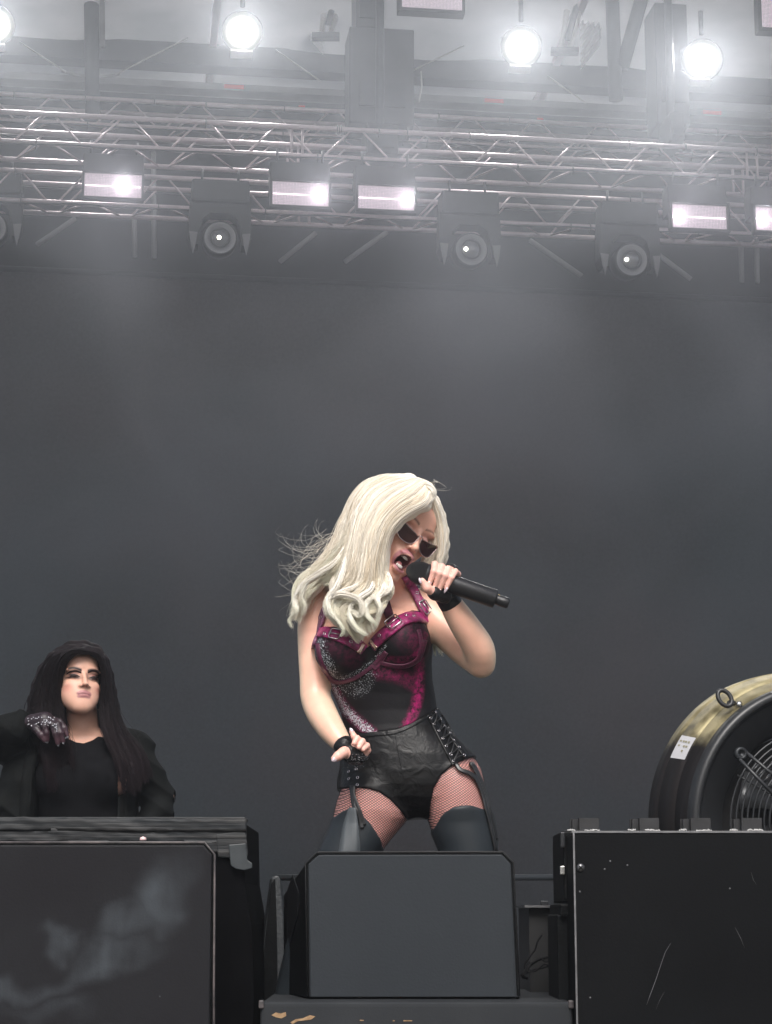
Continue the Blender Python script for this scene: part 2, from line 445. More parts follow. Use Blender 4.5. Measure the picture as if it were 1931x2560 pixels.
# bright wash lamps up under the roof
def hot_lens():
    m = bpy.data.materials.new('lamp_lens_lit'); m.use_nodes = True; nt = m.node_tree; N = nt.nodes; L = nt.links; N.clear()
    o = N.new('ShaderNodeOutputMaterial'); e = N.new('ShaderNodeEmission'); tc = N.new('ShaderNodeTexCoord'); ln = N.new('ShaderNodeVectorMath'); ln.operation = 'LENGTH'; L.new(tc.outputs['Object'], ln.inputs[0])
    mr = N.new('ShaderNodeMapRange'); mr.inputs[1].default_value = .05; mr.inputs[2].default_value = .235; mr.inputs[3].default_value = 1; mr.inputs[4].default_value = 0; L.new(ln.outputs['Value'], mr.inputs[0])
    pw = N.new('ShaderNodeMath'); pw.operation = 'POWER'; pw.inputs[1].default_value = 4.6; L.new(mr.outputs[0], pw.inputs[0])
    ml = N.new('ShaderNodeMath'); ml.operation = 'MULTIPLY_ADD'; ml.inputs[1].default_value = 70.0; ml.inputs[2].default_value = .03; L.new(pw.outputs[0], ml.inputs[0]); L.new(ml.outputs[0], e.inputs[1])
    cr = N.new('ShaderNodeValToRGB'); cr.color_ramp.elements[0].color = (.95, .93, .40, 1); cr.color_ramp.elements[1].color = (1, .98, .86, 1); cr.color_ramp.elements[1].position = .4; L.new(mr.outputs[0], cr.inputs[0]); L.new(cr.outputs[0], e.inputs[0])
    L.new(e.outputs[0], o.inputs[0]); return m
LENSW = hot_lens()
def bright_lamp(px, py, label, Y=22.0, e=160.0):
    c = P(px, py, Y)
    t = thing('spotlight', label, 'spotlight', c, YAW, 'bright lamps shining towards the audience')
    aim = (Vector((0, 0, 1.0)) - c).normalized(); aim = RY.inverted() @ aim
    MB().lathe(aim * -.38, aim, [(0, .02), (0, .13), (.10, .20), (.34, .245), (.40, .250), (.40, .236), (.36, .232)], 32).build('housing', FIXB, t)
    MB().lathe(aim * -.01, aim, [(-.01, .234), (.01, .16), (.022, .08), (.026, 0)], 32).build('lens', LENSW, t)
    s = MB(); s.tube([(-.18, .18, -.06), (-.18, .22, .20), (0, .22, .34), (.18, .22, .20), (.18, .18, -.06)], .02, 8); s.build('yoke', FIXB, t)
    MB().tube([(0, 0, .32), (0, 0, .62)], .03, 8).build('hanging_clamp', DARKM, t)
    bd = MB(); bd.box((.0, .10, -.24), (.26, .12, .015), Matrix.Rotation(rad(-24), 3, 'X')); bd.build('barn_door', mat('barn_door_pale', (.5, .5, .48), .4, .3), t)
    ld = bpy.data.lights.new('lamp_beam', 'SPOT'); ld.energy = e; ld.color = (.98, .965, .945); ld.spot_size = rad(140); ld.spot_blend = 1.0; ld.shadow_soft_size = .12
    lo = bpy.data.objects.new('lamp_beam', ld); link(lo, t); lo.location = aim * .16; lo.rotation_euler = (-aim).to_track_quat('Z', 'Y').to_euler()
    return t
bright_lamp(606, 80, 'blinding lamp at upper left, the second from the left edge')
bright_lamp(1304, 117, 'blinding lamp right of the middle beside the hanging bracket')
bright_lamp(1756, 150, 'blinding lamp nearest the right edge of the photo')
bright_lamp(-14, 62, 'blinding lamp half cut by the left edge of the photo')

# ------------------------------------------------------------------ hangers, hoists, cables, braces up in the roof
cache = {}
def rod(name, label, cat, a, b, r, m_=ALU, group=None):
    o = MB().tube([a, b], r, 10).build(name, m_); return tag(o, label, cat, group)
rod('support_column', 'dark vertical column hanging down at upper left', 'column', P(228, -60, 22.6), P(232, 285, 22.6), .09, BEAMD)
rod('support_column', 'slim second pole beside the dark column at upper left', 'column', P(255, -60, 22.4), P(256, 118, 22.4), .035, BEAMG)
for (x0, y0, x1, y1, Y, lab) in ((700, 655, 790, 582, 22.2, 'slanting tube low under the truss, left of the two in the middle'),
                                 (862, 655, 968, 580, 22.2, 'slanting tube low under the truss, above the singer'),
                                 (1325, 600, 1455, 690, 22.2, 'slanting tube falling to the right between the two right moving heads'),
                                 (1625, 620, 1728, 698, 22.2, 'slanting tube falling to the right beyond the rightmost moving head'),
                                 (92, 612, 190, 545, 22.2, 'slanting tube under the truss at far left')):
    rod('brace_tube', lab, 'tube', P(x0, y0, Y), P(x1, y1, Y), .03, BEAMG, 'slanting tubes under the lower truss')
for (x, y0, y1, lab) in ((336, 545, 642, 'short vertical pipe under the truss, left of its twin'), (384, 380, 645, 'tall vertical pipe behind the truss at left'),
                         (1853, 605, 705, 'vertical pipe near the right edge under the truss'), (1892, 600, 708, 'last vertical pipe near the right edge')):
    rod('vertical_pipe', lab, 'pipe', P(x, y0, 22.3), P(x + 2, y1, 22.3), .03, BEAMG, 'vertical pipes behind the lower truss')
def cable(name, label, pts, r=.008, m_=None, cat='cable', sag=0.0, group=None):
    m_ = m_ or mat('cable_black', (.015, .015, .016), .5)
    P_ = []
    for i in range(len(pts) - 1):
        for k in range(8):
            q = k / 8; p = Vector(pts[i]).lerp(Vector(pts[i + 1]), q); p.z -= sag * math.sin(PI * q); P_.append(p)
    P_.append(Vector(pts[-1]))
    return tag(MB().tube(P_, r, 6).build(name, m_), label, cat, group)
WIRE = mat('steel_wire', (.45, .45, .44), .4, .6)
cable('steel_cable', 'thin guy wire sloping up from the column to the bright lamp', [P(290, 186, 22.3), P(470, 95, 22.3)], .010, WIRE)
cable('steel_cable', 'thin guy wire sloping down right of the upper left lamp', [P(690, 125, 22.3), P(805, 205, 22.3)], .010, WIRE)
cable('steel_cable', 'thin guy wire sloping down from the far left lamp to the column', [P(50, 105, 22.3), P(165, 180, 22.3)], .010, WIRE)
cable('steel_cable', 'thin guy wire left of the lamp with barn door at right', [P(1035, 175, 22.3), P(1160, 115, 22.3)], .010, WIRE)
cable('steel_cable', 'thin guy wire sloping down right of the lamp beside the bracket', [P(1370, 190, 22.3), P(1465, 258, 22.3)], .010, WIRE)
cable('hanging_cable', 'cable bundle sagging between the beams at upper left', [P(155, 178, 22.6), P(300, 186, 22.6)], .02, BEAMG, sag=.05)
cable('hanging_cable', 'knotted cord hanging from the beam in the middle', [P(1053, 178, 22), P(1055, 215, 22), P(1048, 255, 22)], .009, WIRE)

# dark hoist blocks and drop boxes
def drop(px0, px1, py0, py1, Y, label, name='chain_hoist', cat='hoist', d=.5):
    a, b = P(px0, py0, Y), P(px1, py1, Y); c = (a + b) / 2
    t = thing(name, label, cat, (c.x, Y, b.z), YAW)
    w, h = (b.x - a.x), (a.z - b.z)
    MB().box((0, 0, h * .5), (w, d, h)).build('body', FIXB, t, bevel=.02)
    MB().box((0, -d / 2 - .012, h * .3), (w * .7, .024, h * .25)).build('cover_plate', DARKM, t)
    MB().tube([(0, 0, h), (0, 0, 12.2 - b.z)], .05, 10).build('hook_chain', DARKM, t)
    return t
drop(868, 1030, 92, 330, 22.3, 'large black speaker box hanging from the roof in the middle', 'hanging_speaker', 'speaker')
drop(910, 990, 330, 402, 21.6, 'small black hoist clamped on the truss under the hanging speaker')
drop(1660, 1700, 300, 372, 21.6, 'black clamp block on the upper truss at right')
drop(1622, 1714, 30, 330, 22.8, 'black drop box hanging left of the rightmost bright lamp', 'hanging_speaker', 'speaker')
drop(885, 935, -40, 92, 22.3, 'narrow dark hoist above the hanging speaker')

# pale ladder-like brackets with gathered tarp behind
def bracket(px, py0, py1, lean, label):
    a, b = P(px + lean, py0, 22.9), P(px, py1, 22.9)
    t = thing('roof_bracket', label, 'bracket', (0, 0, 0))
    for dx in (-.09, .09):
        MB().tube([a + Vector((dx, 0, 0)), b + Vector((dx * .6, 0, 0))], .035, 8).build('rail', mat('bracket_pale', (.7, .69, .66), .4, .3), t)
    MB().box(b + Vector((0, 0, -.02)), (.34, .12, .07)).build('foot', BEAMD, t)
    MB().tube([a.lerp(b, .3) + Vector((.03, -.08, 0)), b + Vector((.03, -.08, .1))], .04, 8).build('ram', BEAMD, t)
bracket(1412, -30, 125, 35, 'pale angled bracket hanging beside the middle right lamp')
bracket(815, -30, 88, 22, 'pale angled bracket hanging left of the middle under the roof')
def gather(px0, px1, py0, py1, label, n=7, dirn=1):
    """pleated white skirt of the tarpaulin: real folds catching daylight"""
    a, b = P(px0, py0, 23.4), P(px1, py1, 23.4)
    vs_ = []; A, B = n * 8, 6
    for j in range(B + 1):
        for i in range(A + 1):
            q = i / A; r_ = j / B
            x = a.x + (b.x - a.x) * r_; z = a.z + (b.z - a.z) * q + dirn * (r_ - .5) * .35
            vs_.append((x, 23.4 + .09 * math.cos(2 * PI * n * q) * (.4 + .6 * r_), z))
    fs_ = [(j * (A + 1) + i, j * (A + 1) + i + 1, (j + 1) * (A + 1) + i + 1, (j + 1) * (A + 1) + i) for j in range(B) for i in range(A)]
    o = MB().add(vs_, fs_, True).build('pleated_tarp', mat('tarp_white', (.92, .92, .92), .45, spec=.6)); tag(o, label, 'tarpaulin', 'gathered roof tarpaulin ends')
gather(60, 212, -60, 62, 'gathered white tarpaulin beside the column at upper left', 6, -1)
gather(752, 808, -40, 98, 'gathered white tarpaulin left of the pale bracket near the middle', 6, -1)
gather(1450, 1502, 20, 138, 'gathered white tarpaulin between bracket and slanted arm at right', 6, 1)
# small LED panels at the top edge
for (x0, x1, y0, y1, lab) in ((1005, 1157, -50, 20, 'strobe panel cut by the top edge near the middle'), (1902, 1990, -30, 68, 'strobe panel in the top right corner')):
    a, b = P(x0, y0, 21.5), P(x1, y1, 21.5); c = (a + b) / 2
    t = thing('strobe_light', lab, 'strobe light', c, YAW)
    w, h = b.x - a.x, a.z - b.z
    MB().box((0, .1, 0), (w + .08, .16, h + .08)).build('body', FIXB, t, bevel=.01)
    MB().box((0, .008, 0), (w, .02, h)).build('reflector_panel', STROBE, t)
for (x0, y0, x1, y1, lab) in ((1530, -40, 1540, 250, 'dark vertical strut right of the pale bracket'), (1612, -30, 1556, 170, 'dark slanted arm leaning beside the vertical strut')):
    rod('strut', lab, 'strut', P(x0, y0, 22.6), P(x1, y1, 22.6), .085, BEAMD)
# ------------------------------------------------------------------ speaker boxes and cases at the stage front
def panel_mat(name, c0, c1, smudge=None, rough=.5, vs_=3.0, chips=.12, sp_=.3):
    m = bpy.data.materials.new(name); m.use_nodes = True; nt = m.node_tree; N = nt.nodes; L = nt.links
    b = N['Principled BSDF']; b.inputs['Roughness'].default_value = rough; b.inputs['Specular IOR Level'].default_value = sp_
    tc = N.new('ShaderNodeTexCoord')
    n = N.new('ShaderNodeTexNoise'); n.inputs['Scale'].default_value = vs_; n.inputs['Detail'].default_value = 7; L.new(tc.outputs['Object'], n.inputs[0])
    cr = N.new('ShaderNodeValToRGB'); cr.color_ramp.elements[0].position = .35; cr.color_ramp.elements[1].position = .68
    cr.color_ramp.elements[0].color = (*c0, 1); cr.color_ramp.elements[1].color = (*c1, 1); L.new(n.outputs[0], cr.inputs[0])
    cur = cr.outputs[0]
    def mix(fac, col, cur):
        mx = N.new('ShaderNodeMixRGB'); mx.inputs[2].default_value = (*col, 1); L.new(fac, mx.inputs[0]); L.new(cur, mx.inputs[1]); return mx.outputs[0]
    if smudge:                       # pale dust wiped across the panel: soft blobs broken up by streaky noise
        total = None
        for (cx, cz, rx, rz, ang, amt) in smudge:
            mp = N.new('ShaderNodeMapping'); mp.vector_type = 'TEXTURE'
            mp.inputs['Location'].default_value = (cx, 0, cz); mp.inputs['Rotation'].default_value = (0, ang, 0); mp.inputs['Scale'].default_value = (rx, 50, rz)
            wv = N.new('ShaderNodeTexNoise'); wv.inputs['Scale'].default_value = 6; wv.inputs['Detail'].default_value = 3; L.new(tc.outputs['Object'], wv.inputs[0])
            ad = N.new('ShaderNodeMixRGB'); ad.blend_type = 'ADD'; ad.inputs[0].default_value = .22; L.new(tc.outputs['Object'], ad.inputs[1]); 
            sb = N.new('ShaderNodeVectorMath'); sb.operation = 'SUBTRACT'; sb.inputs[1].default_value = (.5, .5, .5); L.new(wv.outputs[1], sb.inputs[0]); L.new(sb.outputs[0], ad.inputs[2])
            L.new(ad.outputs[0], mp.inputs[0])
            gr = N.new('ShaderNodeTexGradient'); gr.gradient_type = 'SPHERICAL'; L.new(mp.outputs[0], gr.inputs[0])
            mr = N.new('ShaderNodeMapRange'); mr.interpolation_type = 'SMOOTHSTEP'; mr.inputs[2].default_value = 1.0; mr.inputs[4].default_value = amt; L.new(gr.outputs[1], mr.inputs[0])
            if total is None: total = mr.outputs[0]
            else:
                a = N.new('ShaderNodeMath'); a.operation = 'MAXIMUM'; L.new(total, a.inputs[0]); L.new(mr.outputs[0], a.inputs[1]); total = a.outputs[0]
        st = N.new('ShaderNodeMapping'); st.inputs['Scale'].default_value = (16, 16, 2.2); st.inputs['Rotation'].default_value = (0, .18, 0); L.new(tc.outputs['Object'], st.inputs[0])
        sn = N.new('ShaderNodeTexNoise'); sn.inputs['Scale'].default_value = 1; sn.inputs['Detail'].default_value = 4; L.new(st.outputs[0], sn.inputs[0])
        sr = N.new('ShaderNodeMapRange'); sr.inputs[1].default_value = .3; sr.inputs[2].default_value = .7; sr.inputs[3].default_value = .30; L.new(sn.outputs[0], sr.inputs[0])
        ml = N.new('ShaderNodeMath'); ml.operation = 'MULTIPLY'; L.new(total, ml.inputs[0]); L.new(sr.outputs[0], ml.inputs[1])
        cur = mix(ml.outputs[0], (.058, .066, .075), cur)
    if chips:
        n2 = N.new('ShaderNodeTexNoise'); n2.inputs['Scale'].default_value = 26; n2.inputs['Detail'].default_value = 2; L.new(tc.outputs['Object'], n2.inputs[0])
        r2 = N.new('ShaderNodeValToRGB'); r2.color_ramp.elements[0].position = .785; r2.color_ramp.elements[1].position = .81; L.new(n2.outputs[0], r2.inputs[0])
        cur = mix(r2.outputs[0], (.3, .31, .33), cur)
    L.new(cur, b.inputs['Base Color'])
    n3 = N.new('ShaderNodeTexNoise'); n3.inputs['Scale'].default_value = 170; n3.inputs['Detail'].default_value = 2; L.new(tc.outputs['Object'], n3.inputs[0])
    bp = N.new('ShaderNodeBump'); bp.inputs['Strength'].default_value = .10; bp.inputs['Distance'].default_value = .004; L.new(n3.outputs[0], bp.inputs['Height']); L.new(bp.outputs[0], b.inputs['Normal'])
    return m
def edge_wear(name='worn_edge'):
    return mat(name, (.012, .012, .014), .5, base2=(.12, .10, .10), vscale=22)

# --- left wedge cabinet: chamfered front panel ---------------------------------
YL = 4.55
def loop(pts, Y): return [P(x, y, Y) for x, y in pts]
t = thing('stage_monitor', 'left black stage monitor with pale dusty smears across its face', 'stage monitor', P(150, 2750, YL))
def rel(t, pts): return [p - t.location for p in pts]
zl0 = (P(300, 2700, YL)).z
outl = [(-330, 2107), (512, 2107), (536, 2134), (531, 2470), (527, 2900), (-330, 2900)]
body = [Vector((p.x, p.y, max(p.z, .004))) for p in loop(outl, YL)]
back = [Vector((p.x - .05, p.y + .34, p.z - (.10 if p.z > .5 else 0))) for p in body]
MB().hexa(rel(t, body), rel(t, back)).build('cabinet', BLACK, t, bevel=.006)
inn = [(-320, 2113), (509, 2113), (530, 2137), (525, 2470), (521, 2900), (-320, 2900)]
f = [Vector((p.x, p.y, max(p.z, .02))) for p in loop(inn, YL - .012)]; b = [Vector((p.x, YL + .0, p.z)) for p in f]
def smp(x, y, rx, ry, a_, k): q = P(x, y, YL) - t.location; return (q.x, q.z, rx * .00095, ry * .00095, a_, k)
PAN_L = panel_mat('panel_left', (.014, .0135, .0155), (.0175, .0178, .020), sp_=.06,
                  smudge=[smp(*k) for k in ((425, 2240, 95, 75, -.9, .8), (345, 2300, 150, 60, -.55, .7), (170, 2350, 60, 45, -.2, .9), (250, 2400, 200, 55, -.35, .75), (70, 2460, 200, 50, -.15, .6), (130, 2520, 150, 50, 0, .45))])
tl = t
o = MB().hexa(rel(t, f), rel(t, b)).build('front_panel', PAN_L, t, bevel=.004)
# worn lip along the chamfered edge
lip = loop([(540 - 4, 2900), (535, 2470), (537, 2136), (512, 2106), (-330, 2106)], YL - .006)
lip = [Vector((p.x, p.y, max(p.z, .01))) for p in lip]
MB().tube(rel(t, lip), .0028, 6).build('edge_lip', edge_wear(), t)
MB().lathe(P(358, 2101, YL + .01) - t.location, (0, 0, 1), [(0, .0), (0, .008), (.006, .007), (.009, 0)], 10).build('screw', mat('pink_chip', (.7, .5, .5), .4), t)

# --- taped case behind it -------------------------------------------------------
YT = 5.0
a, b2 = P(-420, 2043, YT), P(612, 2045, YT); ft = P(640, 2400, YT)
t = thing('flight_case', 'taller case behind the dusty monitor, its top edge wrapped in wrinkled tape', 'flight case', ((a.x + b2.x) / 2, YT, 0))
x0, x1, z1 = a.x - t.location.x, b2.x - t.location.x, a.z
cl = mat('case_cloth', (.003, .003, .0035), .85, var=.3, spec=.02)
# cloth-covered side bulges out a little
mb = MB(); rows = [(0, .035), (.12, .033), (.30, .030), (.45, .029), (.58, .022), (.68, .003), (z1 - .012, -.002)]
prof = [Vector((x1 + dx, 0, z)) for z, dx in rows]
mb.hexa([Vector((x0, 0, .004))] + [Vector((p.x, 0, max(p.z, .004))) for p in prof] + [Vector((x0, 0, z1 - .012))],
        [Vector((x0, .6, .004))] + [Vector((p.x, .6, max(p.z, .004))) for p in prof] + [Vector((x0, .6, z1 - .012))])
mb.build('body', cl, t, bevel=.006)
def tape_mat():
    m = bpy.data.materials.new('wrinkled_tape'); m.use_nodes = True; nt = m.node_tree; N = nt.nodes; L = nt.links
    b = N['Principled BSDF']; b.inputs['Roughness'].default_value = .5; b.inputs['Specular IOR Level'].default_value = .2
    tc = N.new('ShaderNodeTexCoord'); mp = N.new('ShaderNodeMapping'); mp.inputs['Scale'].default_value = (1.6, 1.6, 42); L.new(tc.outputs['Object'], mp.inputs[0])
    n = N.new('ShaderNodeTexNoise'); n.inputs['Scale'].default_value = 1.6; n.inputs['Detail'].default_value = 5; L.new(mp.outputs[0], n.inputs[0])
    cr = N.new('ShaderNodeValToRGB'); e = cr.color_ramp.elements; e[0].position = .34; e[1].position = .70; e[0].color = (.012, .015, .018, 1); e[1].color = (.038, .037, .037, 1)
    L.new(n.outputs[0], cr.inputs[0]); L.new(cr.outputs[0], b.inputs['Base Color'])
    bp = N.new('ShaderNodeBump'); bp.inputs['Strength'].default_value = .6; bp.inputs['Distance'].default_value = .01; L.new(n.outputs[0], bp.inputs['Height']); L.new(bp.outputs[0], b.inputs['Normal'])
    return m
TAPE = tape_mat()
rnd = random.Random(4)
for k, (za, zb, off) in enumerate(((z1 - .088, z1 - .058, .004), (z1 - .062, z1 - .030, .007), (z1 - .034, z1 - .002, .010))):
    vs_ = []; A = 160
    for j in range(5):
        for i in range(A + 1):
            x = x0 + (x1 + .006 - x0) * i / A; z = za + (zb - za) * j / 4
            w = .0022 * math.sin(x * 31 + k * 2 + j) + .0022 * math.sin(x * 12.3 + k) + .0015 * math.sin(x * 77 + k * 5 + j * 1.7)
            vs_.append((x, -off - abs(w) , z + .0025 * math.sin(x * 5 + k * 1.3) * (j in (0, 4))))
    fs_ = [(j * (A + 1) + i, j * (A + 1) + i + 1, (j + 1) * (A + 1) + i + 1, (j + 1) * (A + 1) + i) for j in range(4) for i in range(A)]
    o = MB().add(vs_, fs_, True).build('tape_strip', TAPE, t); s_ = o.modifiers.new('s', 'SOLIDIFY'); s_.thickness = .002
# top of the tape folds over; end flap hangs loose at the right corner
mb = MB(); mb.box(((x0 + x1) / 2, .04, z1 - .004), (x1 - x0 + .006, .10, .008)); mb.build('tape_fold', TAPE, t, bevel=.003)
mb = MB(); pf = [(572, 2112), (614, 2108), (619, 2150), (631, 2158), (631, 2170), (611, 2176), (590, 2172), (577, 2163)]
fl = rel(t, loop(pf, YT - .022)); mb.hexa(fl, [p + Vector((0, .006, 0)) for p in fl]); mb.build('tape_flap', mat('tape_flap', (.018, .023, .027), .45, base2=(.036, .042, .046), vscale=30), t, bevel=.002)
mb = MB(); fl = rel(t, loop([(540, 2086), (612, 2076), (618, 2106), (620, 2140), (575, 2145), (545, 2142)], YT - .012)); mb.hexa(fl, [p + Vector((0, .010, 0)) for p in fl]); mb.build('tape_corner', TAPE, t, bevel=.003)

# --- centre monitor -------------------------------------------------------------
YM = 4.80; ZM = P(965, 2505, 4.64).z + .003
t = thing('stage_monitor', 'centre grey stage monitor with chamfered top corners in front of the singer', 'stage monitor', (P(1030, 2500, YM).x, YM, 0))
fo = [(793, 2131), (1258, 2130), (1284, 2156), (1299, 2500), (1305, 2640), (770, 2640), (768, 2500), (765, 2158)]
front = [Vector((p.x, p.y + .0, p.z)) for p in loop(fo, YM)]
# the front panel leans back slightly towards the top
for p in front: p.y += .02 * (p.z - .4)
bk = []
for (x, y), p in zip(fo, front):
    if x > 1000: bk.append(Vector((p.x - .10, p.y + .40, p.z - (.05 if p.z > .6 else 0))))
    elif y < 2135: bk.append(Vector((p.x - .06, p.y + .36, p.z - .09)))
    elif y < 2200: bk.append(Vector((P(709, 2238, YM + .36).x, YM + .36, P(709, 2238, YM + .36).z)))
    else: bk.append(Vector((P(709, 2500, YM + .36).x, YM + .36, p.z)))
front = [Vector((p.x, p.y, max(p.z, ZM))) if p.z < ZM else p for p in front]; bk = [Vector((p.x, p.y, max(p.z, ZM))) if p.z < ZM else p for p in bk]
MB().hexa(rel(t, front), rel(t, bk)).build('cabinet', BLACK, t, bevel=.004)
fi = [(797, 2137), (1255, 2136), (1278, 2160), (1293, 2500), (1299, 2640), (776, 2640), (774, 2500), (771, 2161)]
f = loop(fi, YM - .008)
for p in f: p.y += .02 * (p.z - .4) ; p.z = max(p.z, ZM + .003)
b = [p + Vector((0, .010, 0)) for p in f]
PAN_C = panel_mat('panel_centre', (.024, .0275, .032), (.028, .032, .037), rough=.5, sp_=.10, chips=.1)
MB().hexa(rel(t, f), rel(t, b)).build('front_panel', PAN_C, t, bevel=.003)
lp = loop([(768, 2510), (764, 2158), (793, 2130), (1258, 2129), (1285, 2156), (1300, 2510)], YM - .004)
for p in lp: p.y += .02 * (p.z - .4); p.z = max(p.z, ZM + .004)
MB().tube(rel(t, lp), .0016, 6).build('edge_lip', mat('lip_dark', (.004, .004, .005), .6), t)
# recessed handle on the visible left side
def side_pt(u, v):
    """u: 0 front .. 1 back along the left side, v: height m"""
    a_ = Vector((P(767, 2300, YM).x, YM, v)); b_ = Vector((P(709, 2300, YM + .36).x, YM + .36, v)); return a_.lerp(b_, u)
hp = [(.30, .655), (.55, .70), (.78, .665), (.78, .57), (.66, .53), (.34, .60)]
hh = [side_pt(u, v) - t.location for u, v in hp]; nrm = Vector((-1, .0, 0))
MB().hexa([p + nrm * .003 for p in hh], [p + nrm * .001 for p in hh]).build('handle', mat('handle_plate', (.008, .008, .009), .5, .1, spec=.15), t, bevel=.002)

# --- low front case -------------------------------------------------------------
YF = 4.64
a, b3 = P(651, 2504, YF), P(1432, 2504, YF); zt = P(965, 2505, 4.64).z
t = thing('flight_case', 'low long grey case at the bottom edge with two chipped gold scrapes', 'flight case', ((a.x + b3.x) / 2, YF, 0))
w = b3.x - a.x
PAN_F = panel_mat('panel_low', (.024, .026, .029), (.032, .034, .037), rough=.75, sp_=.08, vs_=5)
MB().box((0, .42, zt / 2 + .003), (w, .84, zt - .006)).build('body', PAN_F, t, bevel=.010, seg=3)
GOLDC = mat('gold_scrape', (.20, .11, .05), .5, .2, base2=(.40, .27, .15), vscale=60)
def scrape(pts, name='scrape'):
    fl = rel(t, loop(pts, YF - .0015)); MB().hexa(fl, [p + Vector((0, .0012, 0)) for p in fl]).build(name, GOLDC, t)
scrape([(679, 2538), (690, 2531), (702, 2534), (715, 2530), (716, 2540), (704, 2546), (690, 2543)])
scrape([(726, 2556), (740, 2548), (757, 2546), (775, 2538), (789, 2541), (778, 2549), (762, 2551), (745, 2553), (732, 2560)])
for (x, y, w_) in ((905, 2551, 10), (985, 2552, 5), (1020, 2552, 22)):
    scrape([(x - w_ / 2, y - 1.5), (x + w_ / 2, y - 1), (x + w_ / 2, y + 1), (x - w_ / 2, y + 1.5)])
for x in (654, 1428):
    MB().box(P(x, 2504, YF) - t.location + Vector((0, .004, -.006)), (.012, .02, .018)).build('corner_cap', edge_wear(), t, bevel=.003)

# --- right case -----------------------------------------------------------------
YR = 4.60
a, b4 = P(1432, 2079, YR), P(2260, 2079, YR); zt = a.z
t = thing('flight_case', 'large black flight case at the right with long pale scratches and cups on top', 'flight case', ((a.x + b4.x) / 2, YR, 0))
w = b4.x - a.x; X0 = a.x - t.location.x
PAN_R = panel_mat('panel_right', (.0040, .0042, .0048), (.0060, .0063, .0070), rough=.6, sp_=.05)
MB().box((0, .28, zt / 2), (w, .56, zt - .008)).build('body', PAN_R, t, bevel=.004)
EDG = mat('alu_edge', (.20, .20, .21), .35, .8, var=.3, vscale=30)
MB().box((X0 + .002, -.0025, zt / 2), (.004, .005, zt - .006)).build('corner_edge', EDG, t)
MB().box((0, .012, zt - .0005), (w + .004, .03, .0045)).build('top_edge', EDG, t)
SCR = mat('scratch_pale', (.11, .11, .12), .6)
def scratch(pts, r):
    P_ = rel(t, [P(x, y, YR - .0006) for x, y in pts]); MB().tube(P_, r, 5, flat=1).build('scratch', SCR, t)
scratch([(1617, 2512), (1625, 2490), (1640, 2450), (1655, 2405), (1664, 2380), (1677, 2358)], [.0003, .0007, .0007, .0006, .0005, .0002])
scratch([(1640, 2525), (1650, 2500), (1661, 2480)], [.0001, .0003, .0001])
scratch([(1838, 2318), (1852, 2345), (1862, 2370)], [.0001, .0005, .0001])
scratch([(1878, 2180), (1884, 2200), (1892, 2212)], [.0001, .0004, .0001])
for (x, y) in ((1526, 2153), (1569, 2163), (1512, 2173), (1825, 2221), (1476, 2494), (1450, 2229)):
    MB().lathe(P(x, y, YR - .0004) - t.location, (0, -1, 0), [(0, .0022), (.0006, .0016), (.0008, 0)], 7).build('paint_chip', SCR, t)
sc = MB(); sc.lathe(P(1452, 2169, YR) - t.location, (0, -1, 0), [(0, .0098), (.003, .0094), (.0055, .006), (.006, 0)], 24)
so = sc.build('screw', mat('screw_dark', (.10, .10, .105), .3, .8), t)
for an in (.78, -.78):
    d = Vector((math.cos(an), 0, math.sin(an))) * .0052; c_ = P(1452, 2169, YR) - t.location + Vector((0, -.0064, 0))
    MB().tube([c_ - d, c_ + d], .0011, 5).build('slot', BLACK, so)
# stacking cups on the lid, with torn white tape under them
CUP = mat('cup_black', (.022, .022, .024), .35, .2, var=.4, vscale=20)
WT = mat('torn_white_tape', (.42, .42, .41), .8, var=.2, vscale=60, bump=.6, bscale=200)
rn = random.Random(7)
for k, (xa, xb) in enumerate(((1449, 1498), (1600, 1648), (1728, 1777), (1855, 1905), (1985, 2035))):
    pa, pb = P(xa, 2079, YR + .05), P(xb, 2079, YR + .05); wc = pb.x - pa.x
    c_ = Vector(((pa.x + pb.x) / 2, YR + .07, zt + .0165)) - t.location
    cup = MB()
    # open box: four thin walls and a floor
    h = .033
    cup.box(c_ + Vector((0, -.022, 0)), (wc, .003, h)); cup.box(c_ + Vector((-.020 - .0, .024, 0)), (wc * .9, .003, h))
    cup.box(c_ + Vector((-wc / 2 + .0015, .001, 0)), (.003, .043, h)); cup.box(c_ + Vector((wc / 2 - .0015, .001, 0)), (.003, .043, h))
    cup.box(c_ + Vector((0, .001, -h / 2 + .0015)), (wc - .006, .043, .003)); cup.box(c_ + Vector((-wc / 2 - .007, .012, -.0)), (.014, .02, h * .94))
    cup.build('stacking_cup', CUP, t)
    for (dx, ww) in ((.006, wc * .8), (-wc * .95, wc * .4)):
        n_ = 14; P_ = []; R_ = []
        for i in range(n_ + 1):
            q = i / n_ - .5
            P_.append(Vector((c_.x + dx + q * ww, c_.y - .028 - (.006 if dx != .006 else 0), zt + .0035 + rn.random() * .0025))); R_.append(.0012 + rn.random() * .0024 * (1 - abs(q)))
        MB().tube(P_, R_, 6).build('torn_tape', WT, t)

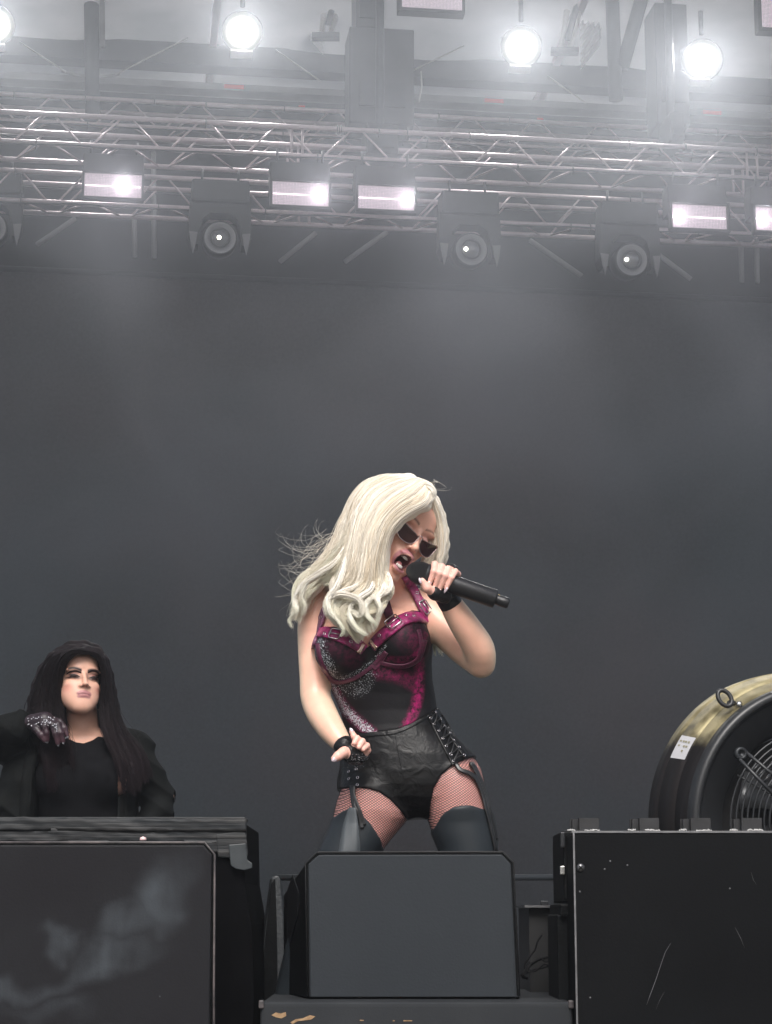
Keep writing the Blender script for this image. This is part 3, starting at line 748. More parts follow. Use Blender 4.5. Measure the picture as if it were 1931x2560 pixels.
# things bolted on the left side of the right case: strap block
ta = P(1409, 2073, YR + .12); 
t2_ = thing('equipment_rack', 'narrow black rack squeezed behind the left edge of the scratched case', 'rack', (P(1424, 2400, YR + .3).x, YR + .16, 0))
xr = P(1409, 2150, YR + .16).x - t2_.location.x; xw = P(1440, 2150, YR + .16).x - t2_.location.x
zz1 = P(1409, 2076, YR + .16).z; zz0 = P(1409, 2252, YR + .16).z
MB().box(((xr + xw) / 2, .15, (zz1 + zz0) / 2), (xw - xr, .3, zz1 - zz0)).build('upper_box', BLACK, t2_, bevel=.006)
MB().box((xr - .002, -.004, P(1409, 2100, YR + .16).z), (.010, .02, .035)).build('latch', DARKM, t2_, bevel=.002)
MB().box((xr - .003, -.004, P(1409, 2176, YR + .16).z), (.012, .02, .02)).build('latch', STEEL, t2_, bevel=.002)
zb = P(1409, 2264, YR + .16).z
MB().box(((xr + xw) / 2 - .004, .15, zb - .010), (xw - xr + .012, .3, .03)).build('lower_lid', BLACK, t2_, bevel=.006)
x3 = P(1395, 2300, YR + .16).x - t2_.location.x
MB().box(((x3 + xw) / 2, .16, (zb - .02) / 2), (xw - x3, .28, zb - .022)).build('lower_box', BLACK, t2_, bevel=.004)

# amplifier cabinet in the gap
YA = 5.25
a, b5 = P(1322, 2268, YA), P(1396, 2268, YA)
t = thing('amplifier_cabinet', 'slim black cabinet standing in the gap right of the centre monitor', 'cabinet', ((a.x + b5.x) / 2, YA, 0))
w = b5.x - a.x + .06
MB().box((.03, .2, a.z / 2), (w, .4, a.z - .004)).build('body', mat('cab_black', (.008, .008, .009), .6), t, bevel=.003)
MB().box((.026, .18, a.z + .002), (w + .016, .42, .006)).build('lid', EDG, t)
MB().box(P(1364, 2262, YA) - t.location + Vector((0, .03, .003)), (.02, .02, .014)).build('catch', DARKM, t, bevel=.002)
MB().lathe(P(1386, 2330, YA - .035) - t.location, (0, 0, 1), [(-.03, 0), (-.03, .0125), (.035, .0125), (.038, 0)], 16).build('canister', DARKM, t)
MB().box(P(1384, 2339, YA - .05) - t.location, (.021, .004, .012)).build('white_label', mat('label_white', (.75, .75, .75), .5), t)
rn = random.Random(12)
for k, pts in enumerate(([(1355, 2338), (1345, 2352), (1338, 2375), (1325, 2392), (1313, 2410), (1312, 2432), (1306, 2444), (1320, 2447)],
             [(1320, 2447), (1304, 2438), (1322, 2415), (1345, 2400), (1372, 2392), (1396, 2390)],
             [(1310, 2436), (1335, 2424), (1358, 2420), (1376, 2414), (1396, 2406)],
             [(1308, 2440), (1330, 2408), (1352, 2396), (1364, 2405), (1380, 2399), (1396, 2398)],
             [(1318, 2430), (1340, 2428), (1360, 2410), (1396, 2418)])):
    cable('loose_cable', ('thin loose cable hanging down the left face of the slim cabinet', 'thick cable end curling out left of the slim cabinet', 'lower cable of the tangle on the slim cabinet',
           'upper cable of the tangle on the slim cabinet', 'short cable crossing the middle of the tangle on the slim cabinet')[k],
          [P(x, y, YA - .05 - .012 * k) for x, y in pts], .0022 if k != 1 else .0035, mat('cable_gloss', (.008, .008, .009), .6, spec=.1), group='tangled cables on the slim cabinet')

# guard with top rail behind the monitors
YG = 5.45
t = thing('guard_rail', 'low guard rail with a tapering upright standing left of the centre monitor', 'guard rail', (P(965, 2193, YG).x, YG, 0))
zr = P(965, 2194, YG).z
xa, xb = P(694, 2194, YG).x - t.location.x, P(1470, 2194, YG).x - t.location.x
MB().tube([(xa, 0, zr), (xb, 0, zr)], .0085, 12).build('rail', mat('rail_grey', (.035, .04, .045), .4, .4), t)
UPR = mat('upright_skin', (.03, .034, .038), .5, var=.2, vscale=6, bump=.3, bscale=120)
up = [(681, 2196), (688, 2189), (697, 2190), (701, 2200), (709, 2300), (712, 2420), (713, 2560), (713, 2700), (632, 2700), (640, 2560), (650, 2460), (664, 2320)]
fl = rel(t, loop(up, YG - .03)); fl = [Vector((p.x, p.y, max(p.z, .003))) for p in fl]
g = [(p + Vector((-.012 if i in (0, 1, 11, 10, 9, 8) else 0, .10, 0))) for i, p in enumerate(fl)]
MB().hexa(fl, g).build('upright', UPR, t, bevel=.004)
dk = [(678, 2210), (688, 2196), (692, 2300), (694, 2420), (697, 2560), (699, 2700), (636, 2700), (644, 2560), (652, 2460), (666, 2320)]
fl = rel(t, loop(dk, YG - .036)); fl = [Vector((p.x, p.y, max(p.z, .005))) for p in fl]
MB().hexa(fl, [p + Vector((0, .005, 0)) for p in fl]).build('upright_face', BLACK, t, bevel=.002)
xw_ = P(1560, 2194, YG).x - t.location.x
MB().tube([(xb, 0, zr), (xb, 0, 0.003)], .0085, 12).build('post', mat('rail_grey'), t)

# ------------------------------------------------------------------ big fan
YN = 5.55
cb = P(1978, 2059, YN + .12)
Rb = (P(1990, 2059 - 372, YN + .12).z - cb.z)
AX = Vector((.24, -.96, -.04)).normalized()
t = thing('stage_fan', 'big round black and brass stage fan behind the right case', 'fan', (cb.x, cb.y, 0))
O = cb - t.location
def brass_mat():
    m = bpy.data.materials.new('fan_shell'); m.use_nodes = True; nt = m.node_tree; N = nt.nodes; L = nt.links
    b = N['Principled BSDF']; tc = N.new('ShaderNodeTexCoord'); n = N.new('ShaderNodeTexNoise'); n.inputs['Scale'].default_value = 16; n.inputs['Detail'].default_value = 7; L.new(tc.outputs['Object'], n.inputs[0])
    cr = N.new('ShaderNodeValToRGB'); e = cr.color_ramp.elements; e[0].position = .32; e[1].position = .62; e[0].color = (.15, .125, .06, 1); e[1].color = (.50, .43, .25, 1); L.new(n.outputs[0], cr.inputs[0])
    # the brass tone turns near-black lower on the drum, along a noisy border
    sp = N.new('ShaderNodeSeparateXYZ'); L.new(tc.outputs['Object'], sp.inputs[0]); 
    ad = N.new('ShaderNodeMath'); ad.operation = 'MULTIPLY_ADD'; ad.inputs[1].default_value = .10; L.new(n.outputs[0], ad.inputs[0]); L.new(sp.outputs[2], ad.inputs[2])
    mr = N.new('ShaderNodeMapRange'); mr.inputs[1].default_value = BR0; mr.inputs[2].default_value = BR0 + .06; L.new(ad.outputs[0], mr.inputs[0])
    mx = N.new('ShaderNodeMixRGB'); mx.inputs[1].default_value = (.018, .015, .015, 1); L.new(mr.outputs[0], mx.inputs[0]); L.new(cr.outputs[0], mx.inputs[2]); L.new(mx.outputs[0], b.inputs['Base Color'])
    b.inputs['Metallic'].default_value = .6; b.inputs['Roughness'].default_value = .5
    return m
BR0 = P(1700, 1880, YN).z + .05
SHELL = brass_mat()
Rr = Rb * .818
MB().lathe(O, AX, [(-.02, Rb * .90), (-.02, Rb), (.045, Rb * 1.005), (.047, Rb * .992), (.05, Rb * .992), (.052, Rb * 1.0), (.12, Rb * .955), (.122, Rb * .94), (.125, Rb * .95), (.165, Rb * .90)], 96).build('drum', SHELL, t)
PL = mat('fan_plastic', (.020, .021, .023), .4, var=.2, vscale=5)
cf = O
pr = [(.162, Rb * .905)] + [(.180 + .018 * math.sin(q), Rb * (.870 + .034 * math.cos(q))) for q in [PI * k / 10 for k in range(11)]] + [(.165, Rb * .81), (.13, Rb * .63), (.10, Rb * .60)]
MB().lathe(O, AX, pr, 96).build('front_rim', PL, t)
MB().lathe(O, AX, [(.05, .02), (.05, Rb * .58)], 64).build('back_plate', mat('fan_inside', (.006, .006, .007), .7), t)
gr = MB()
c0 = O + AX * .145
uu = (Vector((0, 0, 1)) - AX * AX.z).normalized(); ww = AX.cross(uu)
for k in range(14):
    r = Rb * (.60 - .036 * k); dz = .02 + .045 * (1 - (r / (Rb * .6)) ** 2)
    gr.tube([c0 + AX * dz * .6 + (uu * math.cos(q) + ww * math.sin(q)) * r for q in [2 * PI * j / 72 for j in range(72)]], .0032, 6, close=True)
for k in range(8):
    q = 2 * PI * (k + .35) / 8; pts = []
    for j in range(9):
        r = Rb * (.08 + .54 * j / 8); dz = .02 + .045 * (1 - (r / (Rb * .6)) ** 2); pts.append(c0 + AX * (dz * .6 - .004) + (uu * math.cos(q) + ww * math.sin(q)) * r)
    gr.tube(pts, .003, 6)
gr.build('grille', mat('grille_grey', (.035, .037, .04), .4, .5), t)
bl = MB()
for k in range(7):
    q0 = 2 * PI * k / 7; va = []
    for j in range(6):
        r = Rb * (.12 + .42 * j / 5)
        for sgn in (-1, 1):
            q = q0 + sgn * .26 + j * .05; va.append(O + AX * (.11 + sgn * .02) + (uu * math.cos(q) + ww * math.sin(q)) * r)
    bl.add(va, [(2 * j, 2 * j + 1, 2 * j + 3, 2 * j + 2) for j in range(5)], True)
o = bl.build('blades', mat('blade_grey', (.06, .062, .066), .35, .5), t); s_ = o.modifiers.new('s', 'SOLIDIFY'); s_.thickness = .004
# strut bracket across the grille
ba = P(1852, 1884, YN - .17) - t.location; bb = P(1960, 1985, YN - .19) - t.location
d = (bb - ba).normalized(); sd_ = d.cross(AX).normalized()
br = MB()
for s in (-1, 1): br.tube([ba + sd_ * .013 * s, bb + sd_ * .022 * s], .005, 8)
for k in range(5): q = .35 + .13 * k; pa = ba.lerp(bb, q); br.tube([pa + sd_ * .014, pa - sd_ * .014], .0035, 6)
bro = br.build('bracket', PL, t)
MB().lathe(ba, AX, [(-.01, 0), (-.01, .018), (.006, .018), (.009, .010), (.006, .009), (.002, 0)], 24).build('bolt', DARKM, bro)
# ring shackle
def shell_dir(a_): return O + AX * .135 + (uu * math.cos(a_) + ww * math.sin(a_)) * (Rb * .935) + t.location
ash = min((abs((shell_dir(a_)).x - P(1822, 1826, YN).x) + abs((shell_dir(a_)).z - P(1822, 1826, YN).z), a_) for a_ in [2 * PI * k / 720 for k in range(720)])[1]
foot0 = shell_dir(ash) - t.location; rad_o = (uu * math.cos(ash) + ww * math.sin(ash))
ec = foot0 + rad_o * .026 + Vector((-.010, -.022, -.004)); n1 = Vector((.12, -.95, .2)).normalized()
e1 = Vector((-.5, 0, .86)).normalized(); e1 = (e1 - n1 * e1.dot(n1)).normalized(); e2 = n1.cross(e1)
ri = MB(); ri.tube([ec + e1 * math.cos(q) * .024 + e2 * math.sin(q) * .017 for q in [2 * PI * j / 28 for j in range(28)]], .0062, 10, close=True)
ft_ = foot0 + Vector((0, -.006, 0))
ri.tube([ec + (ft_ - ec) * .62, ft_ + Vector((-.012, 0, -.002))], [.008, .006], 10); ri.tube([ec + (ft_ - ec) * .62, ft_ + Vector((.006, 0, .006))], [.008, .006], 10)
sh = ri.build('lifting_ring', mat('ring_black', (.014, .014, .015), .4), t)
MB().lathe(ft_ + Vector((.014, -.012, -.0)), (.5, -.8, .2), [(0, .009), (.008, .008), (.010, 0)], 12).build('pin', STEEL, sh)
# printed sticker on the drum: follows the shell
def shell_pt(h, ang, lift=.0015):
    prof = [(.052, Rb * 1.0), (.12, Rb * .955)]
    r = prof[0][1] + (prof[1][1] - prof[0][1]) * (h - .052) / .068
    return O + AX * h + (uu * math.cos(ang) + ww * math.sin(ang)) * (r + lift)
def ang_of(px, py):
    best = min(((shell_pt(.085, a_) + t.location) - P(px, py, YN)).to_tuple() and (abs(((shell_pt(.085, a_) + t.location).x) - P(px, py, YN).x) + abs(((shell_pt(.085, a_) + t.location).z) - P(px, py, YN).z), a_) for a_ in [2 * PI * k / 720 for k in range(720)])
    return best[1]
am = ang_of(1735, 1872)
va = []
for j in range(5):
    for i in range(9):
        va.append(shell_pt(.055 + .064 * j / 4, am - .085 + .17 * i / 8))
o = MB().add(va, [(j * 9 + i, j * 9 + i + 1, (j + 1) * 9 + i + 1, (j + 1) * 9 + i) for j in range(4) for i in range(8)], True).build('sticker', mat('sticker_white', (.46, .46, .48), .7), t)
INK = mat('sticker_ink', (.25, .23, .15), .6)
ink = MB()
rn = random.Random(3)
for row in range(3):
    for k in range(4):
        h0 = .062 + .012 * k + .003 * rn.random(); a0_ = am - .05 + row * .035
        q = [shell_pt(h0, a0_, .0028), shell_pt(h0 + .008, a0_, .0028), shell_pt(h0 + .008, a0_ + .010 + .008 * rn.random(), .0028), shell_pt(h0, a0_ + .012, .0028)]
        if rn.random() < .8: ink.add(q, [(0, 1, 2, 3)])
ink.build('print', INK, o)
MB().box((0, .02, .03), (.7, .4, .06)).build('base', PL, t, bevel=.01)
for s in (-1, 1): MB().tube([(s * .30, .02, .05), (s * Rb * .9, .04, O.z * .8)], .018, 10).build('leg', PL, t)
# ------------------------------------------------------------------ body surfaces: one smooth field meshed into one continuous skin
def smin(a, b, k):
    h = np.clip(.5 + .5 * (b - a) / k, 0, 1); return b * (1 - h) + a * h - k * h * (1 - h)
def smax(a, b, k): return -smin(-a, -b, k)
def V(*a): return np.array(a, dtype=np.float64)
def cone(p, a, b, ra, rb):
    """tapered limb between two joints"""
    a = np.asarray(a); b = np.asarray(b); ab = b - a
    h = np.clip(((p - a) @ ab) / (ab @ ab), 0, 1)
    return np.linalg.norm(p - a - h[:, None] * ab, axis=1) - (ra + (rb - ra) * h)
def chain(p, pts, rs, k=.012):
    d = None
    for i in range(len(pts) - 1):
        c = cone(p, pts[i], pts[i + 1], rs[i], rs[i + 1]); d = c if d is None else smin(d, c, k)
    return d
def ell(p, c, r, R=None):
    q = p - np.asarray(c)
    if R is not None: q = q @ R
    r = np.asarray(r); k0 = np.linalg.norm(q / r, axis=1); k1 = np.linalg.norm(q / (r * r), axis=1) + 1e-9
    return k0 * (k0 - 1) / k1
def loft(p, rows, e=2.2):
    """rows: (z, xl, xr, yc, yh) from high to low"""
    r = np.array(sorted(rows)); z = r[:, 0]
    zc = np.clip(p[:, 2], z[0], z[-1])
    xl = np.interp(zc, z, r[:, 1]); xr = np.interp(zc, z, r[:, 2]); yc = np.interp(zc, z, r[:, 3]); yh = np.interp(zc, z, r[:, 4])
    a = (xr - xl) / 2; c = (xr + xl) / 2
    q = (np.abs((p[:, 0] - c) / a) ** e + np.abs((p[:, 1] - yc) / yh) ** e) ** (1 / e)
    d = (q - 1) * np.minimum(a, yh)
    dz = np.maximum(p[:, 2] - z[-1], z[0] - p[:, 2])
    return np.where(dz > 0, np.sqrt(np.maximum(d, 0) ** 2 + dz ** 2) + np.minimum(np.maximum(d, dz * 0), 0), np.maximum(d, dz))
def poly_sd(x, z, poly):
    """signed distance to a 2-D outline, negative inside"""
    poly = np.asarray(poly, float); n = len(poly); d = np.full(x.shape, 1e9); ins = np.zeros(x.shape, bool)
    for i in range(n):
        a = poly[i]; b = poly[(i + 1) % n]; e = b - a
        wx, wz = x - a[0], z - a[1]; h = np.clip((wx * e[0] + wz * e[1]) / (e @ e + 1e-12), 0, 1)
        d = np.minimum(d, (wx - e[0] * h) ** 2 + (wz - e[1] * h) ** 2)
        c = (a[1] > z) != (b[1] > z)
        with np.errstate(divide='ignore', invalid='ignore'):
            t_ = a[0] + (z - a[1]) / (b[1] - a[1] + 1e-15) * e[0]
        ins ^= c & (x < t_)
    d = np.sqrt(d); return np.where(ins, -d, d)
def mesh_field(f, lo, hi, h, margin=.02):
    lo = np.array(lo, float); hi = np.array(hi, float); B = 8
    n = (np.ceil((hi - lo) / h / B).astype(int)) * B
    D = np.ones(n, dtype=np.float32); nb = n // B
    I = np.stack(np.meshgrid(*[np.arange(k) for k in nb], indexing='ij'), -1).reshape(-1, 3)
    C = lo + (I * B + (B - 1) / 2) * h
    dc = np.concatenate([f(C[i:i + 200000]) for i in range(0, len(C), 200000)])
    act = np.abs(dc) < (B * h * .87 + margin)
    sgn = np.where(dc < 0, -1.0, 1.0).astype(np.float32).reshape(nb)
    D = np.repeat(np.repeat(np.repeat(sgn, B, 0), B, 1), B, 2)
    oi = np.stack(np.meshgrid(*[np.arange(B)] * 3, indexing='ij'), -1).reshape(-1, 3)
    A = I[act]
    for s in range(0, len(A), 600):
        idx = (A[s:s + 600, None, :] * B + oi[None]).reshape(-1, 3)
        D[idx[:, 0], idx[:, 1], idx[:, 2]] = f(lo + idx * h)
    # surface nets
    ins = D < 0
    cell = np.zeros(np.array(D.shape) - 1, dtype=np.int8)
    for a in (0, 1):
        for b in (0, 1):
            for c in (0, 1): cell += ins[a:D.shape[0] - 1 + a, b:D.shape[1] - 1 + b, c:D.shape[2] - 1 + c]
    ci = np.argwhere((cell > 0) & (cell < 8))
    vid = np.full(cell.shape, -1, dtype=np.int32); vid[ci[:, 0], ci[:, 1], ci[:, 2]] = np.arange(len(ci))
    acc = np.zeros((len(ci), 3)); cnt = np.zeros(len(ci))
    for ax in range(3):
        o1, o2 = [k for k in range(3) if k != ax]
        for u in (0, 1):
            for v in (0, 1):
                a = ci.copy(); a[:, o1] += u; a[:, o2] += v; b = a.copy(); b[:, ax] += 1
                da = D[a[:, 0], a[:, 1], a[:, 2]]; db = D[b[:, 0], b[:, 1], b[:, 2]]; m = (da < 0) != (db < 0)
                t_ = np.where(m, da / np.where(m, da - db, 1), 0)
                pt = a.astype(float); pt[:, ax] += t_; acc[m] += pt[m]; cnt[m] += 1
    verts = lo + acc / cnt[:, None] * h
    faces = []
    for ax in range(3):
        o1, o2 = [(1, 2), (2, 0), (0, 1)][ax]
        sl = [slice(None)] * 3; sl2 = [slice(None)] * 3; sl[ax] = slice(0, -1); sl2[ax] = slice(1, None)
        e = np.argwhere(ins[tuple(sl)] != ins[tuple(sl2)])
        ok = (e[:, o1] > 0) & (e[:, o2] > 0) & (e[:, o1] < cell.shape[o1]) & (e[:, o2] < cell.shape[o2]); e = e[ok]
        q = []
        for (u, v) in ((1, 1), (0, 1), (0, 0), (1, 0)):
            c = e.copy(); c[:, o1] -= u; c[:, o2] -= v; q.append(vid[c[:, 0], c[:, 1], c[:, 2]])
        q = np.stack(q, 1); flip = ~ins[e[:, 0], e[:, 1], e[:, 2]]
        q[flip] = q[flip][:, ::-1]; faces.append(q)
    faces = np.concatenate(faces); faces = faces[(faces >= 0).all(1)]
    return verts, faces
def relax(v, f, it=2, w=.5):
    e = np.concatenate([f[:, [0, 1]], f[:, [1, 2]], f[:, [2, 3]], f[:, [3, 0]]])
    e = np.unique(np.sort(e, 1), axis=0)
    for _ in range(it):
        s = np.zeros_like(v); c = np.zeros(len(v)); np.add.at(s, e[:, 0], v[e[:, 1]]); np.add.at(s, e[:, 1], v[e[:, 0]]); np.add.at(c, e[:, 0], 1); np.add.at(c, e[:, 1], 1)
        v = v + w * (s / np.maximum(c, 1)[:, None] - v)
    return v
def np_mesh(name, v, f, m_, parent=None, col=None, smooth=True, origin=None):
    me = bpy.data.meshes.new(name)
    f = np.asarray(f, dtype=np.int32); k = f.shape[1]
    vv = np.asarray(v, dtype=np.float32)
    if origin is not None: vv = vv - np.asarray(origin, dtype=np.float32)
    me.vertices.add(len(vv)); me.vertices.foreach_set('co', vv.ravel())
    me.loops.add(f.size); me.loops.foreach_set('vertex_index', f.ravel())
    me.polygons.add(len(f)); me.polygons.foreach_set('loop_start', np.arange(0, f.size, k, dtype=np.int32))
    me.polygons.foreach_set('use_smooth', np.full(len(f), smooth))
    me.update(calc_edges=True); me.validate()
    if col is not None:
        a = me.color_attributes.new('Col', 'FLOAT_COLOR', 'POINT')
        c = np.ones((len(me.vertices), 4), dtype=np.float32); c[:, :3] = col; a.data.foreach_set('color', c.ravel())
    if m_ is not None: me.materials.append(m_)
    o = bpy.data.objects.new(name, me); link(o, parent); return o
def field_mesh(name, f, lo, hi, h, m_, parent, colf=None, it=2, origin=None, margin=.02):
    v, q = mesh_field(f, lo, hi, h, margin); v = relax(v, q, it, .5)
    return np_mesh(name, v, q, m_, parent, colf(v) if colf else None, origin=origin)
def grad(f, p, e=.0015):
    p = np.asarray(p); o = []
    for k in range(3):
        d = np.zeros(3); d[k] = e; o.append((f(p + d) - f(p - d)))
    g = np.stack(o, 1); return g / (np.linalg.norm(g, axis=1)[:, None] + 1e-9)
CAM0 = np.array([0, 0, CAMZ])
def onto(f, pts, Y, back=.35, off=0.0):
    """lay measured points onto the body surface"""
    Q = np.array([P(x, y, Y) for x, y in pts]); d = Q - CAM0; L_ = np.linalg.norm(d, axis=1); d /= L_[:, None]
    t_ = L_ - back; ok = np.ones(len(Q), bool)
    for _ in range(60):
        s = f(CAM0 + d * t_[:, None]); t_ = t_ + np.where(t_ < L_ + .25, np.clip(s * .8, -.01, .03), 0)
    p = CAM0 + d * t_[:, None]
    miss = t_ >= L_ + .24
    if miss.any():
        t_[miss] = L_[miss] if (~miss).sum() == 0 else np.interp(np.flatnonzero(miss), np.flatnonzero(~miss), t_[~miss]); p = CAM0 + d * t_[:, None]
    if off: p = p + grad(f, p) * off
    return p
def spline(pts, n):
    p = np.asarray(pts, float); m = len(p); q = np.linspace(0, m - 1, n); i = np.clip(q.astype(int), 0, m - 2); t_ = (q - i)[:, None]
    p0 = p[np.clip(i - 1, 0, m - 1)]; p1 = p[i]; p2 = p[i + 1]; p3 = p[np.clip(i + 2, 0, m - 1)]
    return .5 * ((2 * p1) + (-p0 + p2) * t_ + (2 * p0 - 5 * p1 + 4 * p2 - p3) * t_ ** 2 + (-p0 + 3 * p1 - 3 * p2 + p3) * t_ ** 3)
def strap(name, f, Y, path, wpx, m_, parent, th=.0025, lift=.003, n=40, origin=None, cols=5, back=.35):
    """a belt or ribbon lying on the body: path and width in photo pixels"""
    c = spline(path, n); tn = np.gradient(c, axis=0); tn /= np.linalg.norm(tn, axis=1)[:, None] + 1e-9; nn = np.stack([-tn[:, 1], tn[:, 0]], 1)
    w = np.interp(np.linspace(0, 1, n), np.linspace(0, 1, len(np.atleast_1d(wpx))), np.atleast_1d(wpx))
    pts = np.concatenate([c + nn * (w * (j / (cols - 1) - .5))[:, None] for j in range(cols)])
    p = onto(f, pts, Y, back); g = grad(f, p); up = p + g * (lift + th); dn = p + g * .0005
    v = np.concatenate([up, dn]); N_ = n * cols; F = []
    for j in range(cols - 1):
        for i in range(n - 1):
            a = j * n + i; F.append((a, a + 1, a + n + 1, a + n)); F.append((a + n + N_, a + n + 1 + N_, a + 1 + N_, a + N_))
    for i in range(n - 1):
        F.append((i + 1, i, i + N_, i + 1 + N_)); a = (cols - 1) * n + i; F.append((a, a + 1, a + 1 + N_, a + N_))
    for j in range(cols - 1):
        a = j * n; F.append((a, a + n, a + n + N_, a + N_)); a = j * n + n - 1; F.append((a + n, a, a + N_, a + n + N_))
    return np_mesh(name, v, np.array(F), m_, parent, origin=origin)
def vecs(a): return [Vector(x) for x in a]
def ring_at(mb, p, nrm, r, tr, n=12, asp=1.0, ang=0.0):
    nv = Vector(nrm).normalized(); a = Vector((0, 0, 1)); u = (a - nv * a.dot(nv)).normalized(); w = nv.cross(u); p = Vector(p)
    mb.tube([p + u * (math.cos(q + ang) * r) + w * (math.sin(q + ang) * r * asp) for q in [2 * PI * k / n for k in range(n)]], tr, 6, close=True)
def hair_strands(guides, pairs, count, rng, clumps=110, spread=.012, layers=.02, seg=24, rad_=.0007, wave=.0, wfreq=3.0, tipn=.35, cols=((.5, .4, .3), (.7, .6, .5)), tipcol=None, jl=.12, fuzz=.0, root=.0):
    """strands following the guide curves, gathered into locks; returns verts, quads, colours"""
    G = np.array([spline(g, seg) for g in guides])
    K = len(pairs); s = np.linspace(0, 1, seg)
    w = np.array([p[2] if len(p) > 2 else 1.0 for p in pairs], float); w /= w.sum()
    cp = rng.choice(K, clumps, p=w); ct = rng.random(clumps)
    cph = rng.random(clumps) * 6.28; camp = (.6 + .8 * rng.random(clumps)) * wave; clen = 1 - jl * rng.random(clumps); ccol = rng.random(clumps); cdep = (rng.random(clumps) - .5) * layers
    ck = rng.integers(0, clumps, count)
    A = np.array([p[0] for p in pairs])[cp[ck]]; Bq = np.array([p[1] for p in pairs])[cp[ck]]
    t_ = np.clip(ct[ck] + rng.normal(0, .05, count), 0, 1)[:, None, None]
    ln = (clen[ck] * (1 - .06 * rng.random(count)))[:, None] * s[None]           # arc parameter
    x = ln * (seg - 1); i = np.clip(x.astype(int), 0, seg - 2); fr = (x - i)[:, :, None]
    def samp(g): return G[g][np.arange(count)[:, None], i] * (1 - fr) + G[g][np.arange(count)[:, None], i + 1] * fr
    C = samp(A) * (1 - t_) + samp(Bq) * t_
    T = np.gradient(C, axis=1); T /= np.linalg.norm(T, axis=2)[:, :, None] + 1e-9
    yv = np.array([0, 1, 0.]); side = np.cross(T, yv); side /= np.linalg.norm(side, axis=2)[:, :, None] + 1e-9; nrm = np.cross(side, T)
    prof = (np.sin(np.clip(s * 1.15 + .12, 0, 1) * PI / 1.0) * .9 + .25) ; prof = np.minimum(prof, 1.0) * (1 - (1 - tipn) * s ** 2)
    if root: prof = prof * (.15 + .85 * np.clip(s / root, 0, 1))
    r_ = np.sqrt(rng.random(count)) * spread; a_ = rng.random(count) * 6.28
    off = (r_ * np.cos(a_))[:, None] * prof[None]; dep = (r_ * np.sin(a_))[:, None] * prof[None] + cdep[ck][:, None] * np.sin(s * PI * .9 + .3)[None]
    env = np.clip((s - .25) / .5, 0, 1) ** 1.3
    wv = camp[ck][:, None] * env * np.sin(2 * PI * wfreq * ln + cph[ck][:, None]); wd = camp[ck][:, None] * env * np.cos(2 * PI * wfreq * ln + cph[ck][:, None])
    if fuzz:
        k1 = rng.normal(0, fuzz, (count, 1)); k2 = rng.random((count, 1)) * 6.28
        off = off + k1 * env[None] * np.sin(8 * s[None] + k2) * 1.5; dep = dep + k1 * env[None] * np.cos(7 * s[None] + k2)
    C = C + side * (off + wv)[:, :, None] + nrm * (dep + wd)[:, :, None]
    T = np.gradient(C, axis=1); T /= np.linalg.norm(T, axis=2)[:, :, None] + 1e-9
    side = np.cross(T, yv); side /= np.linalg.norm(side, axis=2)[:, :, None] + 1e-9; nrm = np.cross(side, T)
    R = rad_ * (1.15 - .85 * s ** 3)[None, :, None] * (.7 + .6 * rng.random((count, 1, 1)))
    vv = []
    for k in range(3):
        q = 2 * PI * k / 3 + .5; vv.append(C + side * (R * math.cos(q)) + nrm * (R * math.sin(q)))
    Vv = np.stack(vv, 2).reshape(-1, 3)                                           # strand, seg, 3
    base = (np.arange(count)[:, None] * seg + np.arange(seg - 1)[None]) * 3
    F = np.concatenate([np.stack([base + k, base + (k + 1) % 3, base + 3 + (k + 1) % 3, base + 3 + k], -1).reshape(-1, 4) for k in range(3)])
    c0, c1 = np.array(cols[0]), np.array(cols[1]); q = np.clip(ccol[ck] * .75 + .25 * rng.random(count), 0, 1)[:, None, None]
    cc = (c0 * (1 - q) + c1 * q) * np.ones((1, seg, 1))
    if tipcol is not None:
        m_ = np.clip((ln - .45) / .45, 0, 1)[:, :, None] * (.4 + .6 * ccol[ck][:, None, None]); cc = cc * (1 - m_) + np.array(tipcol) * m_
    cc = np.repeat(cc[:, :, None, :], 3, 2).reshape(-1, 3)
    return Vv, F, cc
